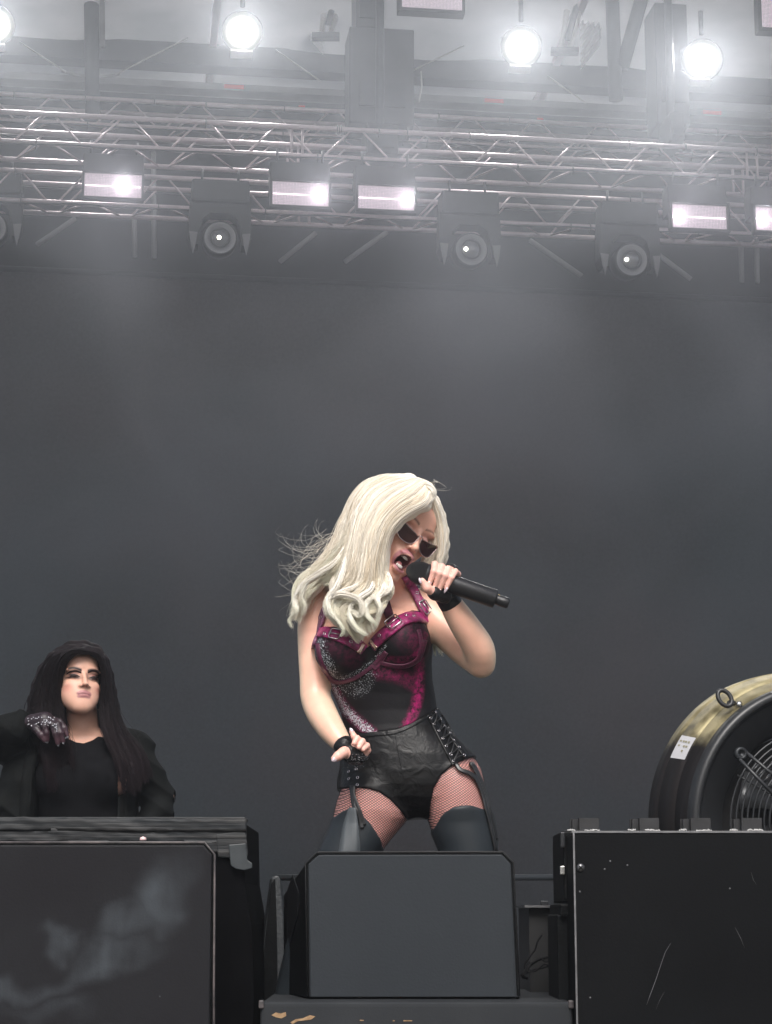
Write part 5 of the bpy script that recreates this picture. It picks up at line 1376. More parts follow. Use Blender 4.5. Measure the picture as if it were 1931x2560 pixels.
# studs on the hanging glove
rg = np.random.default_rng(5); mb = MB()
gp = [(868 + 56 * rg.random(), 1884 + 34 * rg.random()) for _ in range(120)]
gq = onto(lambda p: np.minimum(glove_l(p), no_arms(p) - .008), gp, YS, .3, .0)
for c in gq:
    if abs(glove_l(c[None])[0]) < .004 or rg.random() < .25: mb.lathe(Vector(c - so_) + Vector((0, -.0008, 0)), (0, -1, .2), [(0, .0011), (.0009, .0007), (.0012, 0)], 6)
mb.build('glove_studs', mat('stud_silver', (.8, .8, .82), .2, 1.0), gl_o)
# nails
NAIL = mat('nail_lilac', (.66,.54,.60), .12, .25, coat=1)
def nail(pts, rs, L_=.014, out=None):
    a, b = np.array(pts[-2]), np.array(pts[-1]); d = b - a; d /= np.linalg.norm(d); up = np.array(out, float); up -= d * (up @ d); up /= np.linalg.norm(up)
    base = b - d * .004 + up * rs[-1] * .72
    mb = MB(); P_ = [Vector(base + d * (L_ * q_) - up * (.0018 * q_ * q_) - so_) for q_ in np.linspace(0, 1, 7)]
    mb.tube(P_, [rs[-1] * k for k in (.55, .74, .78, .72, .60, .42, .12)], 8, flat=.38)
    mb.build('nail', NAIL, SPT)
cam_dir = np.array([0, -1, 0.])
for pts, rs in FING: nail(pts, rs, .017, pts[-1] - MIC0 - MAX * ((pts[-1] - MIC0) @ MAX))
nail(*THUMB, .015, (-.5, -.8, -.3)); nail(*FL[0], .013, (.2, -1, 0)); nail(*TL, .015, (0, -.9, -.4))

# --- belts, buckles, eyelets -------------------------------------------
def magenta_mat():
    m = mat('belt_magenta', (.05, .006, .025), .35, base2=(.50, .03, .20), vscale=55, bump=.3, bscale=120); return m
MAG = magenta_mat()
def belt_f(p): return smin(torso_f(p), neck_f(p), .03) - .0045
EYE = mat('eyelet_steel', (.55, .52, .54), .25, 1.0)
def eyelets(f, pts, r, parent, off=.0065, name='eyelet'):
    p = onto(f, pts, YS, .35); g = grad(f, p)
    for a, n_ in zip(p, g):
        mb = MB(); ring_at(mb, a + n_ * off - so_, n_, r, r * .30); mb.build(name, EYE, parent)
def buckle(f, cx, cy, ang, w, h_, parent):
    p = onto(f, [(cx, cy)], YS, .35)[0]; n_ = grad(f, p[None])[0]; nv = Vector(n_); a = Vector((math.cos(ang), 0, -math.sin(ang))); u = (a - nv * a.dot(nv)).normalized(); w_ = nv.cross(u); c = Vector(p + n_ * .0105 - so_)
    k = .00106; q = [c + u * (sx * w * k / 2) + w_ * (sz * h_ * k / 2) for sx, sz in ((-1, -1), (1, -1), (1, 1), (-1, 1))]
    pts = []
    for i in range(4):
        a_, b_ = q[i], q[(i + 1) % 4]; pts += [a_.lerp(b_, .12), a_.lerp(b_, .88)]
    mb = MB(); mb.tube(pts, .0017, 6, close=True); mb.tube([c - u * (w * k * .5), c + u * (w * k * .5) + nv * .001], .0012, 6); mb.build('buckle', STEEL, parent)
b1 = strap('belt', belt_f, YS, [(1066, 1548), (1040, 1545), (1010, 1552), (978, 1575), (948, 1600), (930, 1618)], [24, 25, 26, 26, 26], MAG, SPT, th=.003, lift=.004, origin=so_)
eyelets(belt_f, [(1033, 1545), (1016, 1543), (953, 1590), (975, 1569)], .0042, b1); buckle(belt_f, 986, 1560, -.75, 34, 32, b1)
b2_ = strap('belt', belt_f, YS, [(797, 1582), (820, 1584), (846, 1592), (872, 1603), (895, 1615), (908, 1626)], [24, 25, 26, 26], MAG, SPT, th=.003, lift=.004, origin=so_)
eyelets(belt_f, [(815, 1588), (876, 1606)], .0042, b2_); buckle(belt_f, 840, 1590, .35, 26, 28, b2_)
TIPG = mat('belt_tip_gold', (.85, .60, .50), .25, .8)
for (pa, par) in (([(906, 1611), (893, 1632)], b2_), ([(926, 1603), (946, 1620)], b1)):
    strap('belt_tip', belt_f, YS, pa, [9, 9], TIPG, par, th=.002, lift=.0075, n=6, origin=so_)
b3_ = strap('shoulder_strap', belt_f, YS, [(1012, 1440), (1030, 1470), (1048, 1505), (1066, 1540), (1085, 1570), (1096, 1584)], [20, 20, 21, 20, 19], MAG, SPT, th=.003, lift=.006, origin=so_)
eyelets(belt_f, [(1034, 1462), (1043, 1487), (1083, 1553)], .0040, b3_, off=.010); buckle(belt_f, 1060, 1520, .95, 34, 22, b3_)
strap('belt_tip', belt_f, YS, [(1088, 1586), (1104, 1581)], [7, 7], STEEL, b3_, th=.002, lift=.008, n=5, origin=so_)
b4_ = strap('shoulder_strap', belt_f, YS, [(830, 1470), (822, 1500), (808, 1545), (797, 1575), (785, 1610), (772, 1650)], [12, 13, 14, 13, 11, 8], mat('strap_dark_glitter', (.03, .015, .03), .4, base2=(.30, .10, .20), vscale=300), SPT, th=.003, lift=.006, origin=so_)
eyelets(belt_f, [(809, 1545), (818, 1510)], .0036, b4_, off=.010)
b5_ = strap('neck_strap', belt_f, YS, [(962, 1500), (968, 1525), (978, 1548), (985, 1562)], [22, 22, 20], mat('strap_plum', (.02, .006, .014), .4, base2=(.10, .015, .05), vscale=60), SPT, th=.002, lift=.004, origin=so_)
# cup seams and underwire bands
SEAM = mat('seam_dark', (.03, .008, .018), .4, base2=(.16, .02, .07), vscale=200)
for k, (pth, w_) in enumerate(((U_L, 10), (U_R, 10), ([(966, 1630), (950, 1655), (935, 1672)], 12), ([(1046, 1575), (1052, 1610), (1046, 1650)], 9))):
    strap('cup_band', belt_f, YS, pth, [w_] * 3, SEAM, SPT, th=.0015, lift=.0022, origin=so_)
def shorts_f(p): return no_arms(p) - .006
WB = strap('waistband', shorts_f, YS, [(875, 1836), (905, 1839), (945, 1837), (988, 1832), (1030, 1815), (1074, 1789)], [5] * 4, LEATHER, SPT, th=.0015, lift=.001, origin=so_)
strap('seam', shorts_f, YS, [(988, 1834), (994, 1870), (1004, 1920)], [1.6, 1.6], LEATHER, SPT, th=.001, lift=.0008, n=20, origin=so_, cols=2)
# lacing
ROWA = [(1074, 1797), (1083, 1813), (1095, 1830), (1105, 1849), (1114, 1868), (1125, 1887), (1133, 1906)]; ROWB = [(1086, 1783), (1098, 1800), (1110, 1818), (1123, 1836), (1132, 1854), (1145, 1871), (1158, 1890)]
lp_ = strap('lace_panel', shorts_f, YS, [(1072, 1786), (1092, 1826), (1112, 1866), (1136, 1912)], [12] * 4, LEATHER, SPT, th=.002, lift=.002, origin=so_)
lp2 = strap('lace_panel', shorts_f, YS, [(1088, 1774), (1112, 1812), (1136, 1850), (1164, 1893)], [12] * 4, LEATHER, SPT, th=.002, lift=.002, origin=so_)
eyelets(shorts_f, ROWA, .0034, lp_, off=.006); eyelets(shorts_f, ROWB, .0034, lp2, off=.006)
LACE = mat('lace_black', (.012, .012, .013), .35)
mb = MB()
for i in range(7):
    pa = onto(shorts_f, [ROWA[i], ROWB[i]], YS); g = grad(shorts_f, pa); mb.tube(vecs(spline([pa[0] + g[0] * .006 - so_, pa.mean(0) + g[0] * .010 - so_, pa[1] + g[1] * .006 - so_], 7)), .0019, 5)
    if i < 6:
        pa = onto(shorts_f, [ROWB[i], ROWA[i + 1]], YS); g = grad(shorts_f, pa); mb.tube(vecs(spline([pa[0] + g[0] * .006 - so_, pa.mean(0) + g[0] * .010 - so_, pa[1] + g[1] * .006 - so_], 7)), .0019, 5)
mb.build('lacing', LACE, SPT)
for (pth, w_) in (([(1140, 1908), (1150, 1925), (1172, 1934), (1190, 1950), (1205, 1985), (1216, 2030), (1228, 2080), (1238, 2128)], [8, 9, 7, 6]), ([(1160, 1892), (1176, 1908), (1192, 1935), (1212, 1985), (1226, 2040), (1240, 2100)], [8, 9, 7, 5])):
    strap('lace_end', lambda p: legs_f(p) - .006, YS, pth, w_, LACE, SPT, th=.0015, lift=.004, origin=so_)
mb_ = [(876, 1925), (876, 1942), (872, 1960)]; eyelets(shorts_f, [(892, 1924), (896, 1945), (895, 1963), (874, 1930), (874, 1948)], .0034, WB, off=.003)
for (pth, w_) in (([(884, 1965), (884, 1995), (888, 2018), (900, 2040), (906, 2070)], [12, 9, 8, 10]), ([(880, 1970), (890, 2000), (902, 2030), (912, 2062)], [8, 7, 8])):
    strap('lace_end', lambda p: legs_f(p) - .006, YS, pth, w_, LACE, SPT, th=.0015, lift=.004, origin=so_)
# sheer streamer hanging from the garter over the stocking
strap('ribbon_tail', lambda p: legs_f(p) - .006, YS, [(884, 2020), (880, 2060), (876, 2110), (870, 2170), (860, 2260)], [14, 34, 48, 56, 60], mat('ribbon_grey', (.045, .052, .058), .45, base2=(.075, .085, .092), vscale=14, stretch=(6, 1, .4)), SPT, th=.0015, lift=.006, origin=so_)

# --- teeth, sunglasses -------------------------------------------------
mb = MB()
for k in range(-3, 4): c = HL(k * .0046, -.0585 + .0004 * k * k, .0905 - .0007 * k * k) - so_; mb.lathe(c, Vector(-u_), [(-.004, .0022), (.0, .0026), (.005, .0024), (.0065, .0012)], 8)
for k in range(-2, 3): c = HL(k * .0042, -.0875, .0885 - .0007 * k * k) - so_; mb.lathe(c, Vector(u_), [(-.003, .0018), (.0, .0021), (.004, .0020), (.0055, .0010)], 8)
mb.build('teeth', mat('teeth', (.80, .74, .68), .3), SPT)
mb = MB(); mb.v = []; tg = HL(0, -.083, .080) - so_; mb.lathe(tg, Vector(f_), [(-.012, .001), (-.008, .008), (0, .010), (.006, .007), (.009, .001)], 12); mb.build('tongue', mat('tongue', (.35, .10, .10), .4), SPT)
GL = np.array([0, -.008, .006])
def gl(x, y, z): return Vector(HL(x, y, z) - so_)
sg = bpy.data.objects.new('sunglasses', None); link(sg, SPT)
FRM = mat('shade_frame', (.55, .42, .40), .25, .9); LNS = mat('shade_lens', (.022, .006, .006), .14, .0, spec=.35, coat=.1, base2=(.040, .011, .010), vscale=18)
for s in (-1, 1):
    out = [(.005, .013), (.020, .016), (.044, .020), (.070, .026), (.067, .008), (.058, -.011), (.042, -.018), (.022, -.016), (.009, -.005)]
    pts = []
    for (a, b) in out: pts.append(gl(s * a, b - .012, .104 - 2.6 * a * a * 1.4))
    n_ = len(pts); cen = sum(pts, Vector()) / n_; bkv = Vector(-f_) * .0018
    mb = MB(); mb.add(pts + [p + bkv for p in pts] + [cen + Vector(f_) * .001, cen + bkv], [(i, (i + 1) % n_, 2 * n_) for i in range(n_)] + [((i + 1) % n_ + n_, i + n_, 2 * n_ + 1) for i in range(n_)] + [(i, i + n_, (i + 1) % n_ + n_, (i + 1) % n_) for i in range(n_)])
    mb.build('lens', LNS, sg)
    mb = MB(); mb.tube(vecs(spline([tuple(p) for p in pts + [pts[0]]], 40)), .0012, 6); mb.build('frame', FRM, sg)
    mb = MB(); mb.tube([gl(s * .066, .012, .087), gl(s * .074, .010, .060), gl(s * .077, .008, 0)], [.0045, .003, .002], 8, flat=.5); mb.build('temple_arm', mat('tortoise', (.16, .04, .012), .25, base2=(.5, .2, .05), vscale=90), sg)
mb = MB(); mb.tube([gl(-.008, .003, .104), gl(0, .006, .107), gl(.008, .003, .104)], .0016, 8); mb.build('bridge', FRM, sg)

# --- microphone (held: a thing of its own) ------------------------------
MT = thing('microphone', 'black wireless handheld microphone gripped at her open mouth', 'microphone', MIC0)
mo = Vector(MIC0); ax = Vector(MAX); Lm = float(np.linalg.norm(MIC1 - MIC0))
MICB = mat('mic_black', (.018, .018, .020), .28, .3, bump=.15, bscale=400)
MB().lathe((0, 0, 0), ax, [(.045, .0235), (.07, .0235), (Lm - .004, .0238), (Lm, .0225), (Lm, .010)], 36).build('body', MICB, MT)
MB().lathe((0, 0, 0), ax, [(-.022, 0), (-.020, .009), (-.012, .019), (0, .0262), (.014, .0292), (.026, .0290), (.030, .027)], 36).build('grille', mat('mic_mesh', (.020, .020, .022), .5, .4, bump=1.0, bscale=900), MT)
MB().lathe((0, 0, 0), ax, [(.029, .0295), (.034, .0298), (.036, .0275), (.046, .0245)], 36).build('grille_ring', DARKM, MT)
MB().lathe((0, 0, 0), ax, [(Lm - .001, .0135), (Lm + .008, .0135), (Lm + .009, .0142), (Lm + .030, .0140), (Lm + .034, .0125), (Lm + .034, 0)], 28).build('antenna_cap', MICB, MT)
MB().lathe((0, 0, 0), ax, [(Lm + .0015, .0139), (Lm + .0065, .0139)], 10, -.5, .7).build('gold_band', mat('gold', (.85, .55, .15), .25, 1.0), MT)

# --- hair ---------------------------------------------------------------
def g3(l): return [S(*q) for q in l]
GM = [g3(x) for x in (
 [(1076, 1226, -.175), (1064, 1258, -.195), (1026, 1278, -.20), (990, 1306, -.20), (967, 1345, -.19), (962, 1390, -.175), (962, 1430, -.165), (972, 1465, -.165), (958, 1492, -.17), (930, 1515, -.17), (918, 1545, -.18), (936, 1580, -.18)],
 [(1072, 1214, -.16), (1044, 1246, -.195), (1000, 1272, -.21), (964, 1312, -.21), (947, 1362, -.20), (938, 1410, -.19), (940, 1450, -.18), (952, 1490, -.18), (946, 1520, -.185), (918, 1540, -.20), (900, 1565, -.20), (914, 1600, -.18)],
 [(1056, 1206, -.15), (1016, 1236, -.19), (978, 1266, -.205), (945, 1310, -.205), (928, 1362, -.20), (920, 1420, -.19), (914, 1465, -.18), (890, 1495, -.185), (862, 1505, -.20), (850, 1530, -.20), (868, 1560, -.19), (895, 1590, -.18), (905, 1606, -.18)],
 [(1040, 1201, -.13), (995, 1220, -.17), (950, 1250, -.185), (920, 1300, -.19), (903, 1356, -.185), (893, 1412, -.18), (880, 1455, -.17), (852, 1485, -.17), (836, 1510, -.18), (846, 1535, -.19), (876, 1530, -.20), (892, 1555, -.19), (872, 1590, -.17)],
 [(1020, 1198, -.10), (970, 1209, -.13), (926, 1240, -.15), (898, 1290, -.155), (882, 1350, -.155), (868, 1402, -.15), (850, 1452, -.14), (830, 1490, -.14), (824, 1520, -.15), (842, 1548, -.16), (858, 1570, -.16), (852, 1590, -.15)],
 [(1000, 1196, -.06), (948, 1204, -.08), (904, 1238, -.09), (880, 1290, -.09), (862, 1350, -.085), (836, 1402, -.08), (808, 1440, -.075), (782, 1475, -.065), (764, 1520, -.06), (752, 1562, -.06)],
 [(985, 1197, -.03), (928, 1209, -.03), (889, 1246, -.03), (865, 1300, -.03), (842, 1356, -.03), (806, 1405, -.03), (768, 1440, -.03), (744, 1474, -.035), (734, 1520, -.04), (724, 1560, -.04)],
 [(990, 1199, .02), (930, 1212, .03), (892, 1250, .04), (870, 1300, .045), (852, 1356, .05), (830, 1410, .05), (800, 1450, .06), (790, 1490, .06), (785, 1530, .07), (780, 1570, .07)],
 # right hand side of the head, falling behind the face and the shoulder
 [(1074, 1230, -.13), (1086, 1262, -.12), (1098, 1300, -.10), (1104, 1340, -.09), (1104, 1375, -.08), (1096, 1405, -.07), (1086, 1450, -.05), (1084, 1520, .03), (1090, 1590, .09), (1104, 1640, .10)],
 [(1066, 1222, -.10), (1090, 1252, -.08), (1108, 1300, -.06), (1114, 1345, -.05), (1110, 1385, -.04), (1100, 1420, -.03), (1092, 1470, .0), (1092, 1540, .06), (1100, 1600, .10), (1122, 1650, .10)],
 [(1050, 1212, -.05), (1070, 1250, -.02), (1085, 1300, .0), (1092, 1345, .01), (1090, 1385, .02), (1080, 1430, .03), (1074, 1480, .05), (1070, 1540, .10), (1076, 1590, .12), (1086, 1640, .12)],
 [(1072, 1270, -.10), (1078, 1300, -.09), (1080, 1335, -.07), (1072, 1375, -.06), (1062, 1400, -.05), (1056, 1430, -.04), (1060, 1480, .0), (1064, 1530, .06), (1070, 1580, .10), (1078, 1620, .12)],
 [(1020, 1198, -.10), (970, 1209, -.13), (926, 1240, -.15), (898, 1290, -.155), (882, 1350, -.155), (866, 1396, -.15), (846, 1436, -.14), (832, 1462, -.13)],
 [(1000, 1196, -.06), (948, 1204, -.08), (904, 1238, -.09), (880, 1290, -.09), (862, 1350, -.085), (836, 1400, -.08), (806, 1436, -.075), (780, 1466, -.065)])]
def hair_base_f(p):
    d = ell(p, HS + RH @ V(0, .040, -.030), V(.094, .098, .110), RH)
    rr = ((0, .010, .004), (1, .013, .005), (2, .015, .006), (3, .016, .006), (4, .016, .004), (12, .020, .010), (13, .016, .008), (5, .014, .004), (6, .009, .003), (7, .02, .006), (8, .009, .004), (9, .008, .004), (10, .018, .008))
    for gi, ra, rb in rr:
        g = spline(GM[gi], 12); R_ = np.linspace(ra, rb, 12); ins_ = np.array([.002, .018, -.004])
        for i in range(0, 9 if gi < 7 else 11): d = smin(d, cone(p, g[i] + ins_, g[i + 1] + ins_, R_[i], R_[i + 1]), .022)
    # keep the face open
    q = (p - HS) @ RH
    cut = ell(q, V(.012, -.020, .100), V(.062, .088, .070)); d = smax(d, -cut, .008)
    return d
HB = mat('hair_base_blonde', (.82, .73, .60), .6, base2=(.93, .87, .77), vscale=60, stretch=(1, 1, .12))
lo_, hi_ = (S(715, 0)[0], YS - .27, S(0, 1600)[2]), (S(1135, 0)[0], YS + .16, S(0, 1190)[2])
HAIRM = attr_mat('hair_blonde', rough=.36, spec=.45, aniso=0.0, sheen=.1)
_n = HAIRM.node_tree; _t = _n.nodes.new('ShaderNodeBsdfTranslucent'); _m = _n.nodes.new('ShaderNodeMixShader'); _m.inputs[0].default_value = .0
_n.links.new([x for x in _n.nodes if x.type == 'VERTEX_COLOR'][0].outputs[0], _t.inputs[0]); _n.links.new(_n.nodes['Principled BSDF'].outputs[0], _m.inputs[1]); _n.links.new(_t.outputs[0], _m.inputs[2]); _n.links.new(_m.outputs[0], _n.nodes['Material Output'].inputs[0])
hair = bpy.data.objects.new('hair', None); link(hair, SPT)
field_mesh('hair_mass', hair_base_f, lo_, hi_, .0035, HB, hair, it=3, origin=so_)
rng = np.random.default_rng(21)
LOCKS = [g3(x) for x in (
 [(880, 1330, -.19), (868, 1380, -.19), (858, 1425, -.185), (843, 1465, -.185), (823, 1495, -.19), (826, 1525, -.20), (845, 1548, -.205), (858, 1572, -.20), (852, 1594, -.19)],
 [(915, 1360, -.21), (908, 1420, -.20), (893, 1462, -.20), (860, 1478, -.205), (836, 1492, -.21), (852, 1486, -.225), (885, 1492, -.23), (906, 1512, -.23), (900, 1540, -.225), (878, 1530, -.215), (884, 1562, -.21), (908, 1588, -.205), (914, 1606, -.20)],
 [(935, 1360, -.215), (935, 1420, -.205), (930, 1468, -.205), (903, 1492, -.21), (877, 1518, -.215), (880, 1551, -.22), (900, 1577, -.215), (922, 1586, -.21)],
 [(960, 1350, -.205), (962, 1410, -.19), (975, 1450, -.185), (970, 1478, -.19), (940, 1492, -.20), (916, 1512, -.215), (918, 1540, -.22), (938, 1560, -.215), (934, 1584, -.20)],
 [(948, 1380, -.21), (950, 1430, -.20), (960, 1472, -.20), (944, 1496, -.21), (952, 1522, -.215), (944, 1552, -.21), (928, 1584, -.20)],
 [(862, 1380, -.12), (829, 1412, -.12), (791, 1440, -.12), (756, 1464, -.11), (737, 1500, -.10), (742, 1528, -.10), (724, 1553, -.09), (734, 1574, -.08)],
 [(880, 1300, -.17), (864, 1360, -.165), (838, 1405, -.15), (800, 1432, -.13), (768, 1455, -.12), (756, 1490, -.11), (762, 1520, -.10), (748, 1552, -.09)],
 [(1072, 1226, -.17), (1060, 1212, -.18), (1074, 1216, -.19), (1084, 1228, -.19), (1080, 1246, -.185), (1058, 1268, -.195), (1025, 1285, -.205), (1000, 1308, -.205), (985, 1340, -.20)],
 [(1098, 1290, -.10), (1110, 1330, -.08), (1114, 1370, -.06), (1106, 1400, -.05), (1098, 1420, -.04)])]
Vs, Fs, Cs, nv = [], [], [], 0
BL0, BL1, TIP = (.84, .73, .57), (.985, .94, .855), (.93, .93, .78)
for (pairs, cnt, clumps, spread, layers, wave, wf, jl, fz, rd) in (
        ([(0, 1, 1.3), (1, 2, 1.2), (2, 3, 1.2), (3, 4, 1.2), (12, 13, 1.2), (5, 6, .9)], 14000, 230, .0130, .026, .0095, 1.7, .24, .0018, .00065),
        ([(5, 6), (6, 7), (12, 13)], 1500, 60, .016, .03, .010, 1.4, .30, .004, .0006),
        ([(8, 9, 1.2), (9, 10), (8, 11, .8)], 2600, 50, .010, .014, .006, 1.3, .12, .001, .0008)):
    a, b, c = hair_strands(GM, pairs, cnt, rng, clumps, spread, layers, 34, rd, wave, wf, .22, (BL0, BL1), TIP, jl, fz)
    Vs.append(a); Fs.append(b + nv); Cs.append(c); nv += len(a)
for l_ in LOCKS: l_[0] = l_[0] + V(0, .040, 0); l_[1] = l_[1] + V(0, .024, 0); l_[2] = l_[2] + V(0, .009, 0)
for gi in range(len(LOCKS)):
    a, b, c = hair_strands(LOCKS, [(gi, gi)], 210, rng, 5, .0085, .009, 36, .00055, .0016, 2.0, .22, ((.92, .85, .74), (.99, .97, .92)), TIP if gi not in (7, 8) else None, .18, .0020, root=.35)
    Vs.append(a); Fs.append(b + nv); Cs.append(c); nv += len(a)
# loose flyaway hairs at the back
fg = []
for k in range(110):
    x0, y0 = 800 + 75 * rng.random(), 1320 + 140 * rng.random(); pts = []; x, y, dx, dy_ = x0, y0, -6 - 6 * rng.random(), 6 + 6 * rng.random(); cur = rng.normal(0, .20)
    for j in range(12):
        pts.append(S(x, y, -.05 + .04 * rng.random())); x += dx; y += dy_; a_ = cur + rng.normal(0, .15); dx, dy_ = dx * math.cos(a_) - dy_ * math.sin(a_), dx * math.sin(a_) + dy_ * math.cos(a_)
        if y < 1200: dy_ = abs(dy_)
        if x < 700: dx = abs(dx)
    fg.append(pts)
for k in range(5):
    x, y = 1000 + 90 * rng.random(), 1205 + 20 * rng.random(); pts = [S(x + j * 6 * rng.random() - 8, y - j * 3 + j * j * .6 * rng.random(), -.08) for j in range(12)]; fg.append(pts)
for pts in fg:
    a, b, c = hair_strands([pts, pts], [(0, 1)], 1, rng, 1, .001, 0, 34, .00024, 0, 1, .5, ((.90, .82, .70), (.99, .95, .88)), None, .2); Vs.append(a); Fs.append(b + nv); Cs.append(c); nv += len(a)
np_mesh('strands', np.concatenate(Vs), np.concatenate(Fs), HAIRM, hair, np.concatenate(Cs), origin=so_)
# ------------------------------------------------------------------ the second woman, behind the taped case
YW = 7.10
def W_(px, py, dy=0.0): return np.array(P(px, py, YW + dy))
def wrow(py, xl, xr, yc, yh):
    a = W_(xl, py); b = W_(xr, py); return (a[2], a[0], b[0], YW + yc, yh)
wf = np.array([.38, -.90, .20]); wu = np.array([.05, .02, 1.0]); wf /= np.linalg.norm(wf); wu -= wf * (wu @ wf); wu /= np.linalg.norm(wu); wr = np.cross(wu, wf); wr = wr if wr[0] > 0 else -wr
WR = np.stack([wr, wu, wf], 1); WH = W_(195, 1710, -.02)
WT_ = [wrow(*r) for r in ((1842, 150, 260, .04, .05), (1856, 118, 300, .035, .075), (1880, 100, 318, .03, .10), (1920, 96, 318, .02, .112), (1960, 100, 316, .015, .118), (2000, 104, 312, .015, .115), (2040, 106, 308, .02, .110),
        (2100, 100, 312, .03, .112), (2160, 92, 322, .04, .125), (2220, 92, 324, .04, .12), (2250, 110, 300, .04, .11))]
WAL = [W_(122, 1862, .03), W_(55, 1866, .02), W_(-22, 1862, -.03), W_(-40, 1838, -.06), W_(20, 1822, -.12), W_(66, 1806, -.15)]
WAR = [W_(296, 1858, .03), W_(338, 1880, .02), W_(372, 1930, .01), W_(404, 1992, .03), W_(398, 2030, .0), W_(362, 2085, -.05), W_(330, 2120, -.07)]
WFING = [([W_(104, 1806, -.19), W_(112, 1816, -.205), W_(117, 1832, -.205), W_(119, 1850, -.20)], [.0098, .0092, .0085, .0062]),
         ([W_(120, 1804, -.19), W_(132, 1812, -.21), W_(139, 1834, -.21), W_(145, 1858, -.205)], [.0100, .0095, .0085, .0062]),
         ([W_(128, 1800, -.18), W_(145, 1812, -.20), W_(152, 1832, -.205), W_(158, 1853, -.20)], [.0098, .0092, .0083, .0060]),
         ([W_(130, 1798, -.17), W_(150, 1804, -.18), W_(162, 1820, -.19), W_(168, 1838, -.19)], [.0088, .0084, .0075, .0058]),
         ([W_(84, 1812, -.17), W_(92, 1824, -.19), W_(104, 1838, -.20), W_(112, 1850, -.20)], [.0125, .0115, .0098, .0075])]
WHL = [([W_(322, 2118, -.09), W_(306, 2126, -.11), W_(292, 2136, -.11), W_(284, 2146, -.10)], [.010, .009, .008, .006]),
       ([W_(322, 2126, -.08), W_(304, 2136, -.10), W_(292, 2148, -.10), W_(285, 2158, -.09)], [.010, .009, .008, .006]),
       ([W_(324, 2134, -.07), W_(308, 2146, -.09), W_(297, 2158, -.09), W_(290, 2168, -.08)], [.009, .009, .008, .006]),
       ([W_(328, 2140, -.06), W_(314, 2153, -.07), W_(304, 2165, -.07), W_(298, 2173, -.06)], [.008, .008, .007, .005]),
       ([W_(334, 2116, -.05), W_(342, 2130, -.02), W_(344, 2142, .0), W_(342, 2152, .01)], [.011, .010, .009, .007])]
def w_hand(p):
    d = cone(p, WAL[-1], W_(112, 1802, -.175), .022, .030)
    for a, b in WFING: d = smin(d, chain(p, a, b, .005), .004)
    return d
def w_hand2(p):
    d = cone(p, WAR[-1], W_(324, 2126, -.075), .022, .027)
    for a, b in WHL: d = smin(d, chain(p, a, b, .005), .004)
    return d
def w_torso(p):
    d = loft(p, WT_, 2.3)
    for cx in (150, 262): d = smin(d, ell(p, W_(cx, 1945, -.075), V(.078, .06, .075)), .035)
    d = smin(d, cone(p, W_(128, 1866, .03), W_(292, 1864, .03), .050, .050), .03)
    return d
def w_legs(p):
    d = None
    for s, x in ((-1, 150), (1, 268)):
        hip = W_(x, 2210, .04); k = np.array([hip[0] + s * .02, YW + .01, .50]); an = np.array([hip[0] + s * .03, YW + .03, .09])
        c = chain(p, [hip, k, an], [.098, .062, .042], .03); c = smin(c, cone(p, an - V(0, -.01, .04), np.array([an[0] + s * .02, YW - .14, .03]), .040, .028), .02)
        d = c if d is None else smin(d, c, .02)
    return np.maximum(d, .003 - p[:, 2])
def w_body(p):
    d = smin(w_torso(p), w_legs(p), .03)
    d = smin(d, cone(p, W_(212, 1862, .03), W_(204, 1772, .0), .056, .054), .025)
    d = smin(d, cone(p, W_(212, 1856, .03), W_(150, 1858, .03), .045, .035), .02); d = smin(d, cone(p, W_(212, 1856, .03), W_(272, 1858, .03), .045, .035), .02)
    d = smin(d, chain(p, WAL, [.048, .044, .042, .040, .036, .024], .02), .02); d = smin(d, chain(p, WAR, [.048, .046, .044, .040, .038, .030, .023], .02), .02)
    d = smin(d, face_field(p, WH, WR, 1.07, 0.0, 1.01, .008, 1.0), .016)
    d = smin(d, w_hand(p), .006); d = smin(d, w_hand2(p), .006)
    return d
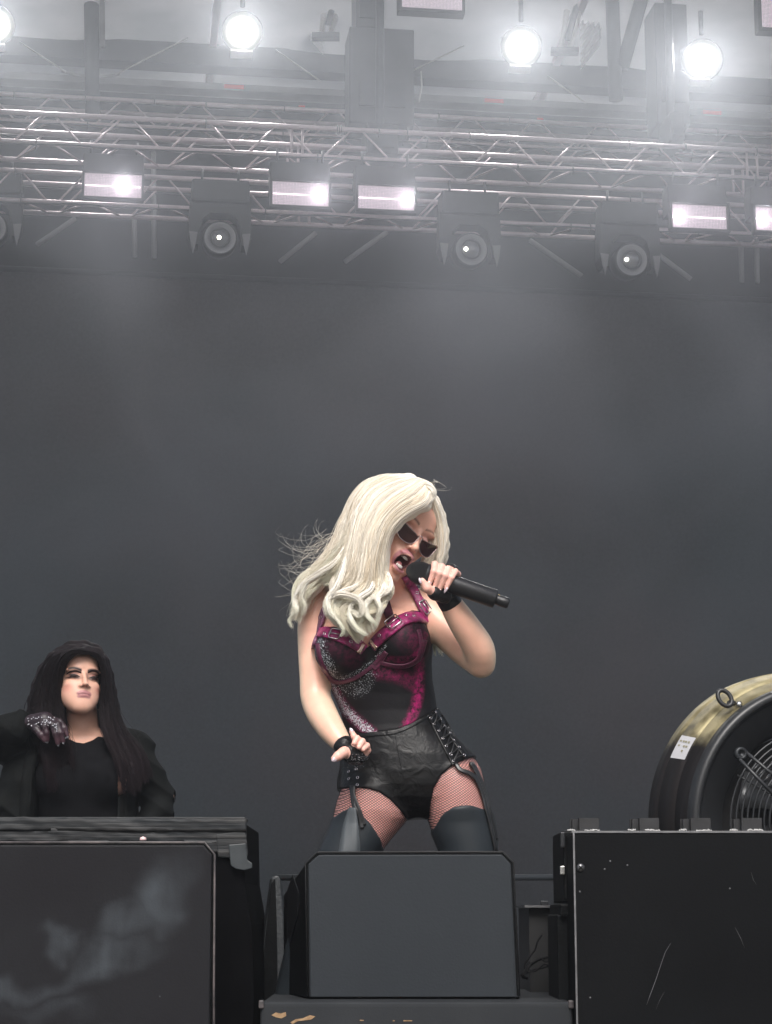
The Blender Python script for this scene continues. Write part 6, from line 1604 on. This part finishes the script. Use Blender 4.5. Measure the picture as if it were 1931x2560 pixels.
def w_col(v):
    c = np.tile(np.array([.62, .355, .265]), (len(v), 1)).astype(float)
    q = (v - WH) @ WR / 1.07; q[:, 0] /= 1.01; q[:, 1] = ywarp(q[:, 1], .008); x, y, z = q.T; ax = np.abs(x); head = (np.linalg.norm(q, axis=1) < .17) & (z > .045)
    def bl(m, k):
        nonlocal c
        m = (np.clip(m, 0, 1) * head)[:, None]; c = c * (1 - m) + np.array(k) * m
    bl(np.exp(-((ax - .052) / .016) ** 2 - ((y + .038) / .018) ** 2) * .5, (.55, .20, .17))
    bl(np.exp(-((ax - .034) / .019) ** 2 - ((y - .015) / .0095) ** 2) * .9, (.12, .05, .05))
    bl(np.exp(-((ax - .036) / .020) ** 2 - ((y - .0035 - (ax - .03) * .15) / .0042) ** 2) * 1.3, (.012, .008, .008))
    bl(np.exp(-((ax - .033) / .019) ** 4 - ((y - .0045) / .0062) ** 4) * .95, (.030, .014, .014)); bl(np.exp(-((ax - .024) / .0035) ** 2 - ((y - .000) / .0022) ** 2) * .6, (.42, .34, .32))
    by = .0275 + .006 * np.sin(np.clip((ax - .012) / .040, 0, 1) * 2.6); bl(np.exp(-((y - by) / .0046) ** 2) * (ax > .010) * (ax < .053) * 1.4, (.018, .010, .010))
    q = q.copy(); q[:, 1] += 9 * np.minimum(ax, .03) ** 2; y = q[:, 1]
    lip = np.maximum(np.clip(1.6 - ell(q, V(0, -.0575, .092), V(.0235, .0060, .013)) / .0018, 0, 1), np.clip(1.6 - ell(q, V(0, -.0685, .090), V(.0205, .0068, .013)) / .0018, 0, 1)) * (z > .08)
    bl(lip * .9, (.36, .155, .165)); bl(np.exp(-((y + .0628) / .0014) ** 2) * (ax < .022) * .8 * (z > .08), (.10, .03, .035))
    y = y - 9 * np.minimum(ax, .03) ** 2; bl(np.exp(-((ax - .0065) / .0035) ** 2 - ((y + .037) / .0022) ** 2) * (z > .09) * .5, (.15, .05, .04))
    return c
WPT = thing('person', 'dark-haired frowning woman in an open black jacket, gloved hand at her shoulder', 'person', (W_(205, 2100)[0], YW, 0))
wo_ = np.array(WPT.location)
lo, hi = (W_(-75, 1700)[0], YW - .26, 0.0), (W_(450, 1700)[0], YW + .20, W_(0, 1622)[2] + .02)
v, q = mesh_field(w_body, lo, hi, .0034, .03); v = relax(v, q, 1, .4)
np_mesh('body', v, q, attr_mat('skin_woman', rough=.45, spec=.35, sss=.1, noise=.04, nscale=30), WPT, w_col(v), origin=wo_)
def wXZ(l): return [(W_(x, y)[0], W_(x, y)[2]) for x, y in l]
def folds(p, a=.006):
    x, y, z = p.T
    return a * (np.sin(x * 38 + z * 22 + 2 * np.sin(z * 17)) * .5 + np.sin(z * 52 - x * 30 + 1.5 * np.sin(x * 21 + y * 9)) * .35 + np.sin(y * 40 + z * 33) * .25)
CLB = mat('shirt_black', (.006, .006, .007), .85, var=.2, vscale=9, spec=.04)
TOPP = wXZ([(60, 1856), (150, 1846), (181, 1851), (196, 1858), (215, 1861), (234, 1853), (248, 1842), (290, 1848), (340, 1860), (330, 2240), (80, 2240)])
field_mesh('top', lambda p: smax(smax(smin(w_torso(p), cone(p, W_(212, 1856, .03), W_(272, 1858, .03), .045, .035), .02) - .008 + folds(p, .0015), poly_sd(p[:, 0], p[:, 2], TOPP), .003), -(w_torso(p) + .002), .002), (W_(70, 0)[0], YW - .22, W_(0, 2250)[2]), (W_(345, 0)[0], YW + .2, W_(0, 1830)[2]), .004, CLB, WPT, it=2, origin=wo_, margin=.04)
field_mesh('trousers', lambda p: np.maximum(smin(w_legs(p), w_torso(p), .03) - .009 + folds(p, .003), np.maximum(p[:, 2] - W_(0, 2170)[2], .06 - p[:, 2])), (W_(60, 0)[0], YW - .22, 0.03), (W_(360, 0)[0], YW + .22, W_(0, 2160)[2]), .008, CLB, WPT, it=2, origin=wo_, margin=.05)
JKT = mat('jacket_black', (.0055, .0062, .0062), .8, var=.25, vscale=14, bump=.25, bscale=240, spec=.08)
JT = [wrow(*r) for r in ((1846, 110, 300, .035, .06), (1862, 85, 330, .03, .10), (1900, 20, 340, .02, .135), (1960, -15, 346, .01, .150), (2013, -30, 345, .01, .155), (2080, -30, 350, .02, .155), (2200, 30, 362, .03, .16), (2330, 30, 366, .03, .155))]
OPEN = wXZ([(118, 1800), (108, 1870), (103, 1892), (98, 1960), (92, 2040), (84, 2400), (322, 2400), (306, 2040), (304, 1960), (300, 1900), (286, 1850), (262, 1800)])
def jacket(p):
    d = loft(p, JT, 2.4)
    d = smin(d, cone(p, W_(115, 1866, .03), W_(300, 1862, .03), .060, .062), .02)
    a = chain(p, WAL[:-1] + [W_(52, 1812, -.14)], [.064, .064, .062, .058, .054, .046], .02); a = smin(a, cone(p, W_(30, 1830, -.06), W_(70, 1850, -.03), .060, .045), .02)
    b = chain(p, [W_(300, 1862, .03), W_(340, 1872, .02), W_(362, 1922, .01), W_(392, 1988, .03), W_(392, 2030, .0), W_(358, 2085, -.05)], [.060, .058, .058, .060, .056, .046], .02)
    body_ = d; hollow = -(w_torso(p) - .010)
    d = smax(smax(body_, hollow, .004), -np.maximum(poly_sd(p[:, 0], p[:, 2], OPEN), p[:, 1] - (YW + .05)), .006)
    d = smin(d, a, .018); d = smin(d, b, .012)
    d = smax(d, -(cone(p, W_(212, 1870, .03), W_(204, 1772, .0), .066, .062)), .006)
    return d + folds(p, .006) + .010 * (np.abs(np.sin(p[:, 0] * 19 + p[:, 2] * 27 + 2.2 * np.sin(p[:, 2] * 11 + p[:, 0] * 7))) - .6)
field_mesh('jacket', jacket, (W_(-110, 0)[0], YW - .30, W_(0, 2335)[2]), (W_(460, 0)[0], YW + .25, W_(0, 1770)[2]), .0042, JKT, WPT, it=2, origin=wo_, margin=.05)
# lapels lying on the open front edges
def jf(p): return jacket(p)
strap('lapel', jf, YW, [(86, 1866), (78, 1900), (74, 1960), (72, 2040), (70, 2120)], [14, 26, 40, 44, 44], JKT, WPT, th=.004, lift=.002, origin=wo_, n=30)
strap('lapel', jf, YW, [(312, 1858), (322, 1900), (326, 1960), (325, 2030), (330, 2110)], [10, 20, 26, 26, 26], JKT, WPT, th=.004, lift=.002, origin=wo_, n=30)
# glove: dark sheer with crystals
GV = attr_mat('glove_sheer', rough=.5, noise=.1)
def wg(p): return smax(w_hand(p) - .0022, -((p - (WAL[-1] * .6 + WAL[-2] * .4)) @ ((WAL[-1] - WAL[-2]) / np.linalg.norm(WAL[-1] - WAL[-2]))), .002)
def wgc(v):
    t_ = np.min([np.linalg.norm(v - f[0][-1], axis=1) for f in WFING], axis=0); m = np.clip(1 - t_ / .05, 0, 1)[:, None]
    return np.array([.016, .008, .013]) * (1 - m) + np.array([.050, .017, .025]) * m
glo = field_mesh('glove', wg, W_(30, 1880, -.25), W_(185, 1775, -.05) + V(0, .1, 0), .0026, GV, WPT, wgc, 1, origin=wo_)
mb = MB(); rg = np.random.default_rng(9)
gp = [(70 + 72 * rg.random(), 1792 + 24 * rg.random()) for _ in range(46)] + [(138 + 6 * rg.random(), 1816 + 14 * rg.random()) for _ in range(6)] + [(165, 1845), (158, 1858), (142, 1822)]
for c in onto(wg, gp, YW, .4):
    if abs(wg(c[None])[0]) < .006: mb.lathe(Vector(c - wo_) + Vector((0, -.001, 0)), (0, -1, .1), [(0, .0024), (.002, .0015), (.0026, 0)], 6)
mb.build('crystals', mat('crystal', (.9, .9, .95), .1, .6, spec=1), glo)
for pts, rs in WFING:
    a, b = np.array(pts[-2]), np.array(pts[-1]); d = (b - a) / np.linalg.norm(b - a); mb = MB()
    mb.tube([Vector(b + d * k - wo_ + np.array([0, -.004, 0])) for k in (-.004, .002, .008, .013)], [.0045, .0052, .004, .001], 8, flat=.4); mb.build('nail', mat('nail_dark', (.30, .30, .34), .15, .6, coat=1), WPT)
BROW = mat('brow_dark', (.012, .007, .007), 1.0, spec=.0)
for pth in ([(167, 1686), (176, 1679), (190, 1677), (204, 1682)], [(220, 1682), (231, 1677), (242, 1679), (249, 1686)]):
    strap('eyebrow', w_body, YW, pth, [1.8, 3.8, 4.4, 3.6], BROW, WPT, th=.0008, lift=.0002, origin=wo_, n=14, cols=3)
# earring
e_ = np.array(WH + WR @ np.array([.078, -.055, .0])); mb = MB(); mb.tube([Vector(e_ - wo_) + Vector((.012 * math.cos(k), 0, .022 * math.sin(k) - .01)) for k in [2 * PI * j / 20 for j in range(20)]], .0013, 6, close=True); mb.build('earring', STEEL, WPT)
# lashes
for s in (-1, 1):
    pts = [WH + WR @ (1.07 * np.array([s * a * 1.05, -.0035 + .003 * math.sin((a - .014) / .034 * PI) + .004 * (a - .03) / .02, .092 - .9 * (a - .02) ** 2 * 14])) for a in np.linspace(.015, .050, 9)]
    MB().tube(vecs([p - wo_ for p in pts]), [.0009, .0016, .002, .0022, .0022, .0022, .002, .0016, .0008], 6).build('eyelashes', mat('lash', (.006, .005, .005), .6), WPT)
# hair
WG = [[W_(*q) for q in l] for l in (
 [(228, 1634, -.10), (190, 1630, -.13), (162, 1646, -.13), (147, 1688, -.11), (146, 1730, -.10), (150, 1775, -.10), (158, 1815, -.11), (168, 1850, -.12), (178, 1885, -.125), (186, 1930, -.13)],
 [(222, 1630, -.09), (182, 1632, -.12), (152, 1652, -.12), (136, 1694, -.10), (130, 1740, -.09), (130, 1790, -.10), (134, 1830, -.12), (142, 1880, -.13), (146, 1940, -.135), (146, 1990, -.135)],
 [(214, 1624, -.07), (172, 1628, -.09), (134, 1650, -.09), (110, 1698, -.08), (98, 1745, -.08), (95, 1790, -.09), (106, 1840, -.14), (114, 1890, -.155), (120, 1940, -.16), (118, 1985, -.16)],
 [(204, 1621, -.04), (158, 1627, -.05), (118, 1654, -.05), (94, 1700, -.04), (80, 1745, -.04), (76, 1785, -.04), (78, 1830, -.03), (90, 1870, .0), (94, 1900, .03), (98, 1940, .06)],
 [(210, 1620, .0), (170, 1624, .02), (138, 1650, .04), (118, 1700, .06), (110, 1750, .07), (108, 1800, .08), (110, 1850, .09), (114, 1900, .10), (118, 1940, .11), (120, 1980, .12)],
 # right side
 [(226, 1632, -.11), (244, 1638, -.10), (255, 1658, -.09), (260, 1690, -.08), (257, 1730, -.07), (254, 1780, -.07), (260, 1830, -.10), (284, 1880, -.14), (302, 1940, -.155), (310, 1990, -.155)],
 [(220, 1626, -.09), (246, 1634, -.08), (260, 1660, -.06), (268, 1700, -.05), (274, 1745, -.05), (280, 1795, -.06), (296, 1845, -.10), (318, 1895, -.14), (334, 1945, -.15), (340, 1995, -.15)],
 [(214, 1621, -.05), (248, 1632, -.03), (268, 1666, -.02), (280, 1715, -.01), (288, 1760, -.01), (298, 1800, -.03), (322, 1838, -.07), (352, 1875, -.10), (370, 1912, -.11), (384, 1950, -.11)],
 [(210, 1620, .02), (240, 1634, .04), (258, 1670, .06), (266, 1720, .07), (270, 1770, .08), (274, 1820, .09), (280, 1870, .11), (286, 1920, .12), (290, 1950, .12), (292, 1980, .13)])]
def w_hb(p):
    d = ell(p, WH + WR @ V(0, .045, -.028), V(.094, .094, .108), WR)
    for gi, (ra, rb) in enumerate(((.016, .005), (.018, .008), (.020, .010), (.020, .010), (.03, .02), (.012, .008), (.018, .009), (.016, .005), (.03, .02))):
        g = spline(WG[gi], 12); R_ = np.linspace(ra, rb, 12); o_ = np.array([0, .014, 0])
        for i in range(0, 10 if gi not in (3, 7) else 7): d = smin(d, cone(p, g[i] + o_, g[i + 1] + o_, R_[i], R_[i + 1]), .012)
    q = (p - WH) @ WR
    d = smax(d, -ell(q, V(.0, -.010, .085), V(.067, .098, .072)), .008)
    d = smax(d, -cone(p, W_(212, 1790, -.08), W_(212, 1860, -.06), .050, .060), .006)
    return d
whair = bpy.data.objects.new('hair', None); link(whair, WPT)
field_mesh('hair_mass', w_hb, (W_(60, 0)[0], YW - .25, W_(0, 1990)[2]), (W_(410, 0)[0], YW + .2, W_(0, 1612)[2]), .0042, mat('hair_base_dark', (.004, .003, .0035), .6, spec=.1, base2=(.014, .010, .012), vscale=40, stretch=(1, 1, .1)), whair, it=2, origin=wo_)
rng = np.random.default_rng(33); Vs, Fs, Cs, nv = [], [], [], 0
for (pairs, cnt, cl_, sp_, ly, wv, wf_, jl, fz) in (([(0, 1, 1.2), (1, 2, 1.2), (2, 3, 1), (3, 4, .7)], 2600, 60, .009, .014, .003, 1.0, .22, .004), ([(5, 6, 1.2), (6, 7, 1.1), (7, 8, .7)], 2400, 60, .009, .014, .003, 1.0, .15, .003), ([(4, 8, 1)], 500, 20, .012, .02, .002, 1, .2, .003),
        ([(0, 1), (2, 3), (6, 7)], 110, 110, .012, .03, .012, .8, .1, .010)):
    a, b, c = hair_strands(WG, pairs, cnt, rng, cl_, sp_, ly, 22, .0009, wv, wf_, .4, ((.004, .003, .0035), (.010, .0065, .008)), (.018, .011, .014), jl, fz)
    Vs.append(a); Fs.append(b + nv); Cs.append(c); nv += len(a)
np_mesh('strands', np.concatenate(Vs), np.concatenate(Fs), attr_mat('hair_dark', rough=.55, spec=.10), whair, np.concatenate(Cs), origin=wo_)
HAZE_D = 0.0065
SMOKE_D = 0.065
# ------------------------------------------------------------------ haze
hm = bpy.data.materials.new('haze'); hm.use_nodes = True; N = hm.node_tree.nodes; N.clear()
pv = N.new('ShaderNodeVolumePrincipled'); pv.inputs['Color'].default_value = (.85, .90, .99, 1); pv.inputs['Density'].default_value = HAZE_D; pv.inputs['Anisotropy'].default_value = .80
ho = N.new('ShaderNodeOutputMaterial'); hm.node_tree.links.new(pv.outputs[0], ho.inputs['Volume'])
o = MB().box((0, 7, 5.7), (60, 58, 16.2)).build('haze', hm)
o['kind'] = 'stuff'
o.visible_shadow = True
# drifting stage smoke hanging in front of the backdrop, thicker in patches
sm = bpy.data.materials.new('drifting_smoke'); sm.use_nodes = True; nt = sm.node_tree; N = nt.nodes; L = nt.links; N.clear()
pv = N.new('ShaderNodeVolumePrincipled'); pv.inputs['Color'].default_value = (.86, .90, .99, 1); pv.inputs['Anisotropy'].default_value = .6
so2 = N.new('ShaderNodeOutputMaterial'); L.new(pv.outputs[0], so2.inputs['Volume'])
tc = N.new('ShaderNodeTexCoord'); mp = N.new('ShaderNodeMapping'); mp.inputs['Scale'].default_value = (.30, .5, .36); mp.inputs['Rotation'].default_value = (0, .5, 0); mp.inputs['Location'].default_value = (1.7, 0, .4); L.new(tc.outputs['Object'], mp.inputs[0])
nz = N.new('ShaderNodeTexNoise'); nz.inputs['Scale'].default_value = 1.6; nz.inputs['Detail'].default_value = 2.5; nz.inputs['Distortion'].default_value = .4; L.new(mp.outputs[0], nz.inputs[0])
mr = N.new('ShaderNodeMapRange'); mr.interpolation_type = 'SMOOTHSTEP'; mr.inputs[1].default_value = .40; mr.inputs[2].default_value = .68; mr.inputs[4].default_value = SMOKE_D; L.new(nz.outputs[0], mr.inputs[0])
sp = N.new('ShaderNodeSeparateXYZ'); L.new(tc.outputs['Object'], sp.inputs[0])
fz = N.new('ShaderNodeMapRange'); fz.interpolation_type = 'SMOOTHSTEP'; fz.inputs[1].default_value = -4.9; fz.inputs[2].default_value = -1.6; L.new(sp.outputs[2], fz.inputs[0])
ft = N.new('ShaderNodeMapRange'); ft.interpolation_type = 'SMOOTHSTEP'; ft.inputs[1].default_value = 5.0; ft.inputs[2].default_value = 2.5; L.new(sp.outputs[2], ft.inputs[0])
m1 = N.new('ShaderNodeMath'); m1.operation = 'MULTIPLY'; L.new(mr.outputs[0], m1.inputs[0]); L.new(fz.outputs[0], m1.inputs[1])
m2 = N.new('ShaderNodeMath'); m2.operation = 'MULTIPLY'; L.new(m1.outputs[0], m2.inputs[0]); L.new(ft.outputs[0], m2.inputs[1]); L.new(m2.outputs[0], pv.inputs['Density'])
so3 = MB().box((0, 0, 0), (22, 3.4, 10.0)).build('smoke', sm); so3.location = (0, 18.6, 5.6)
so3['kind'] = 'stuff'
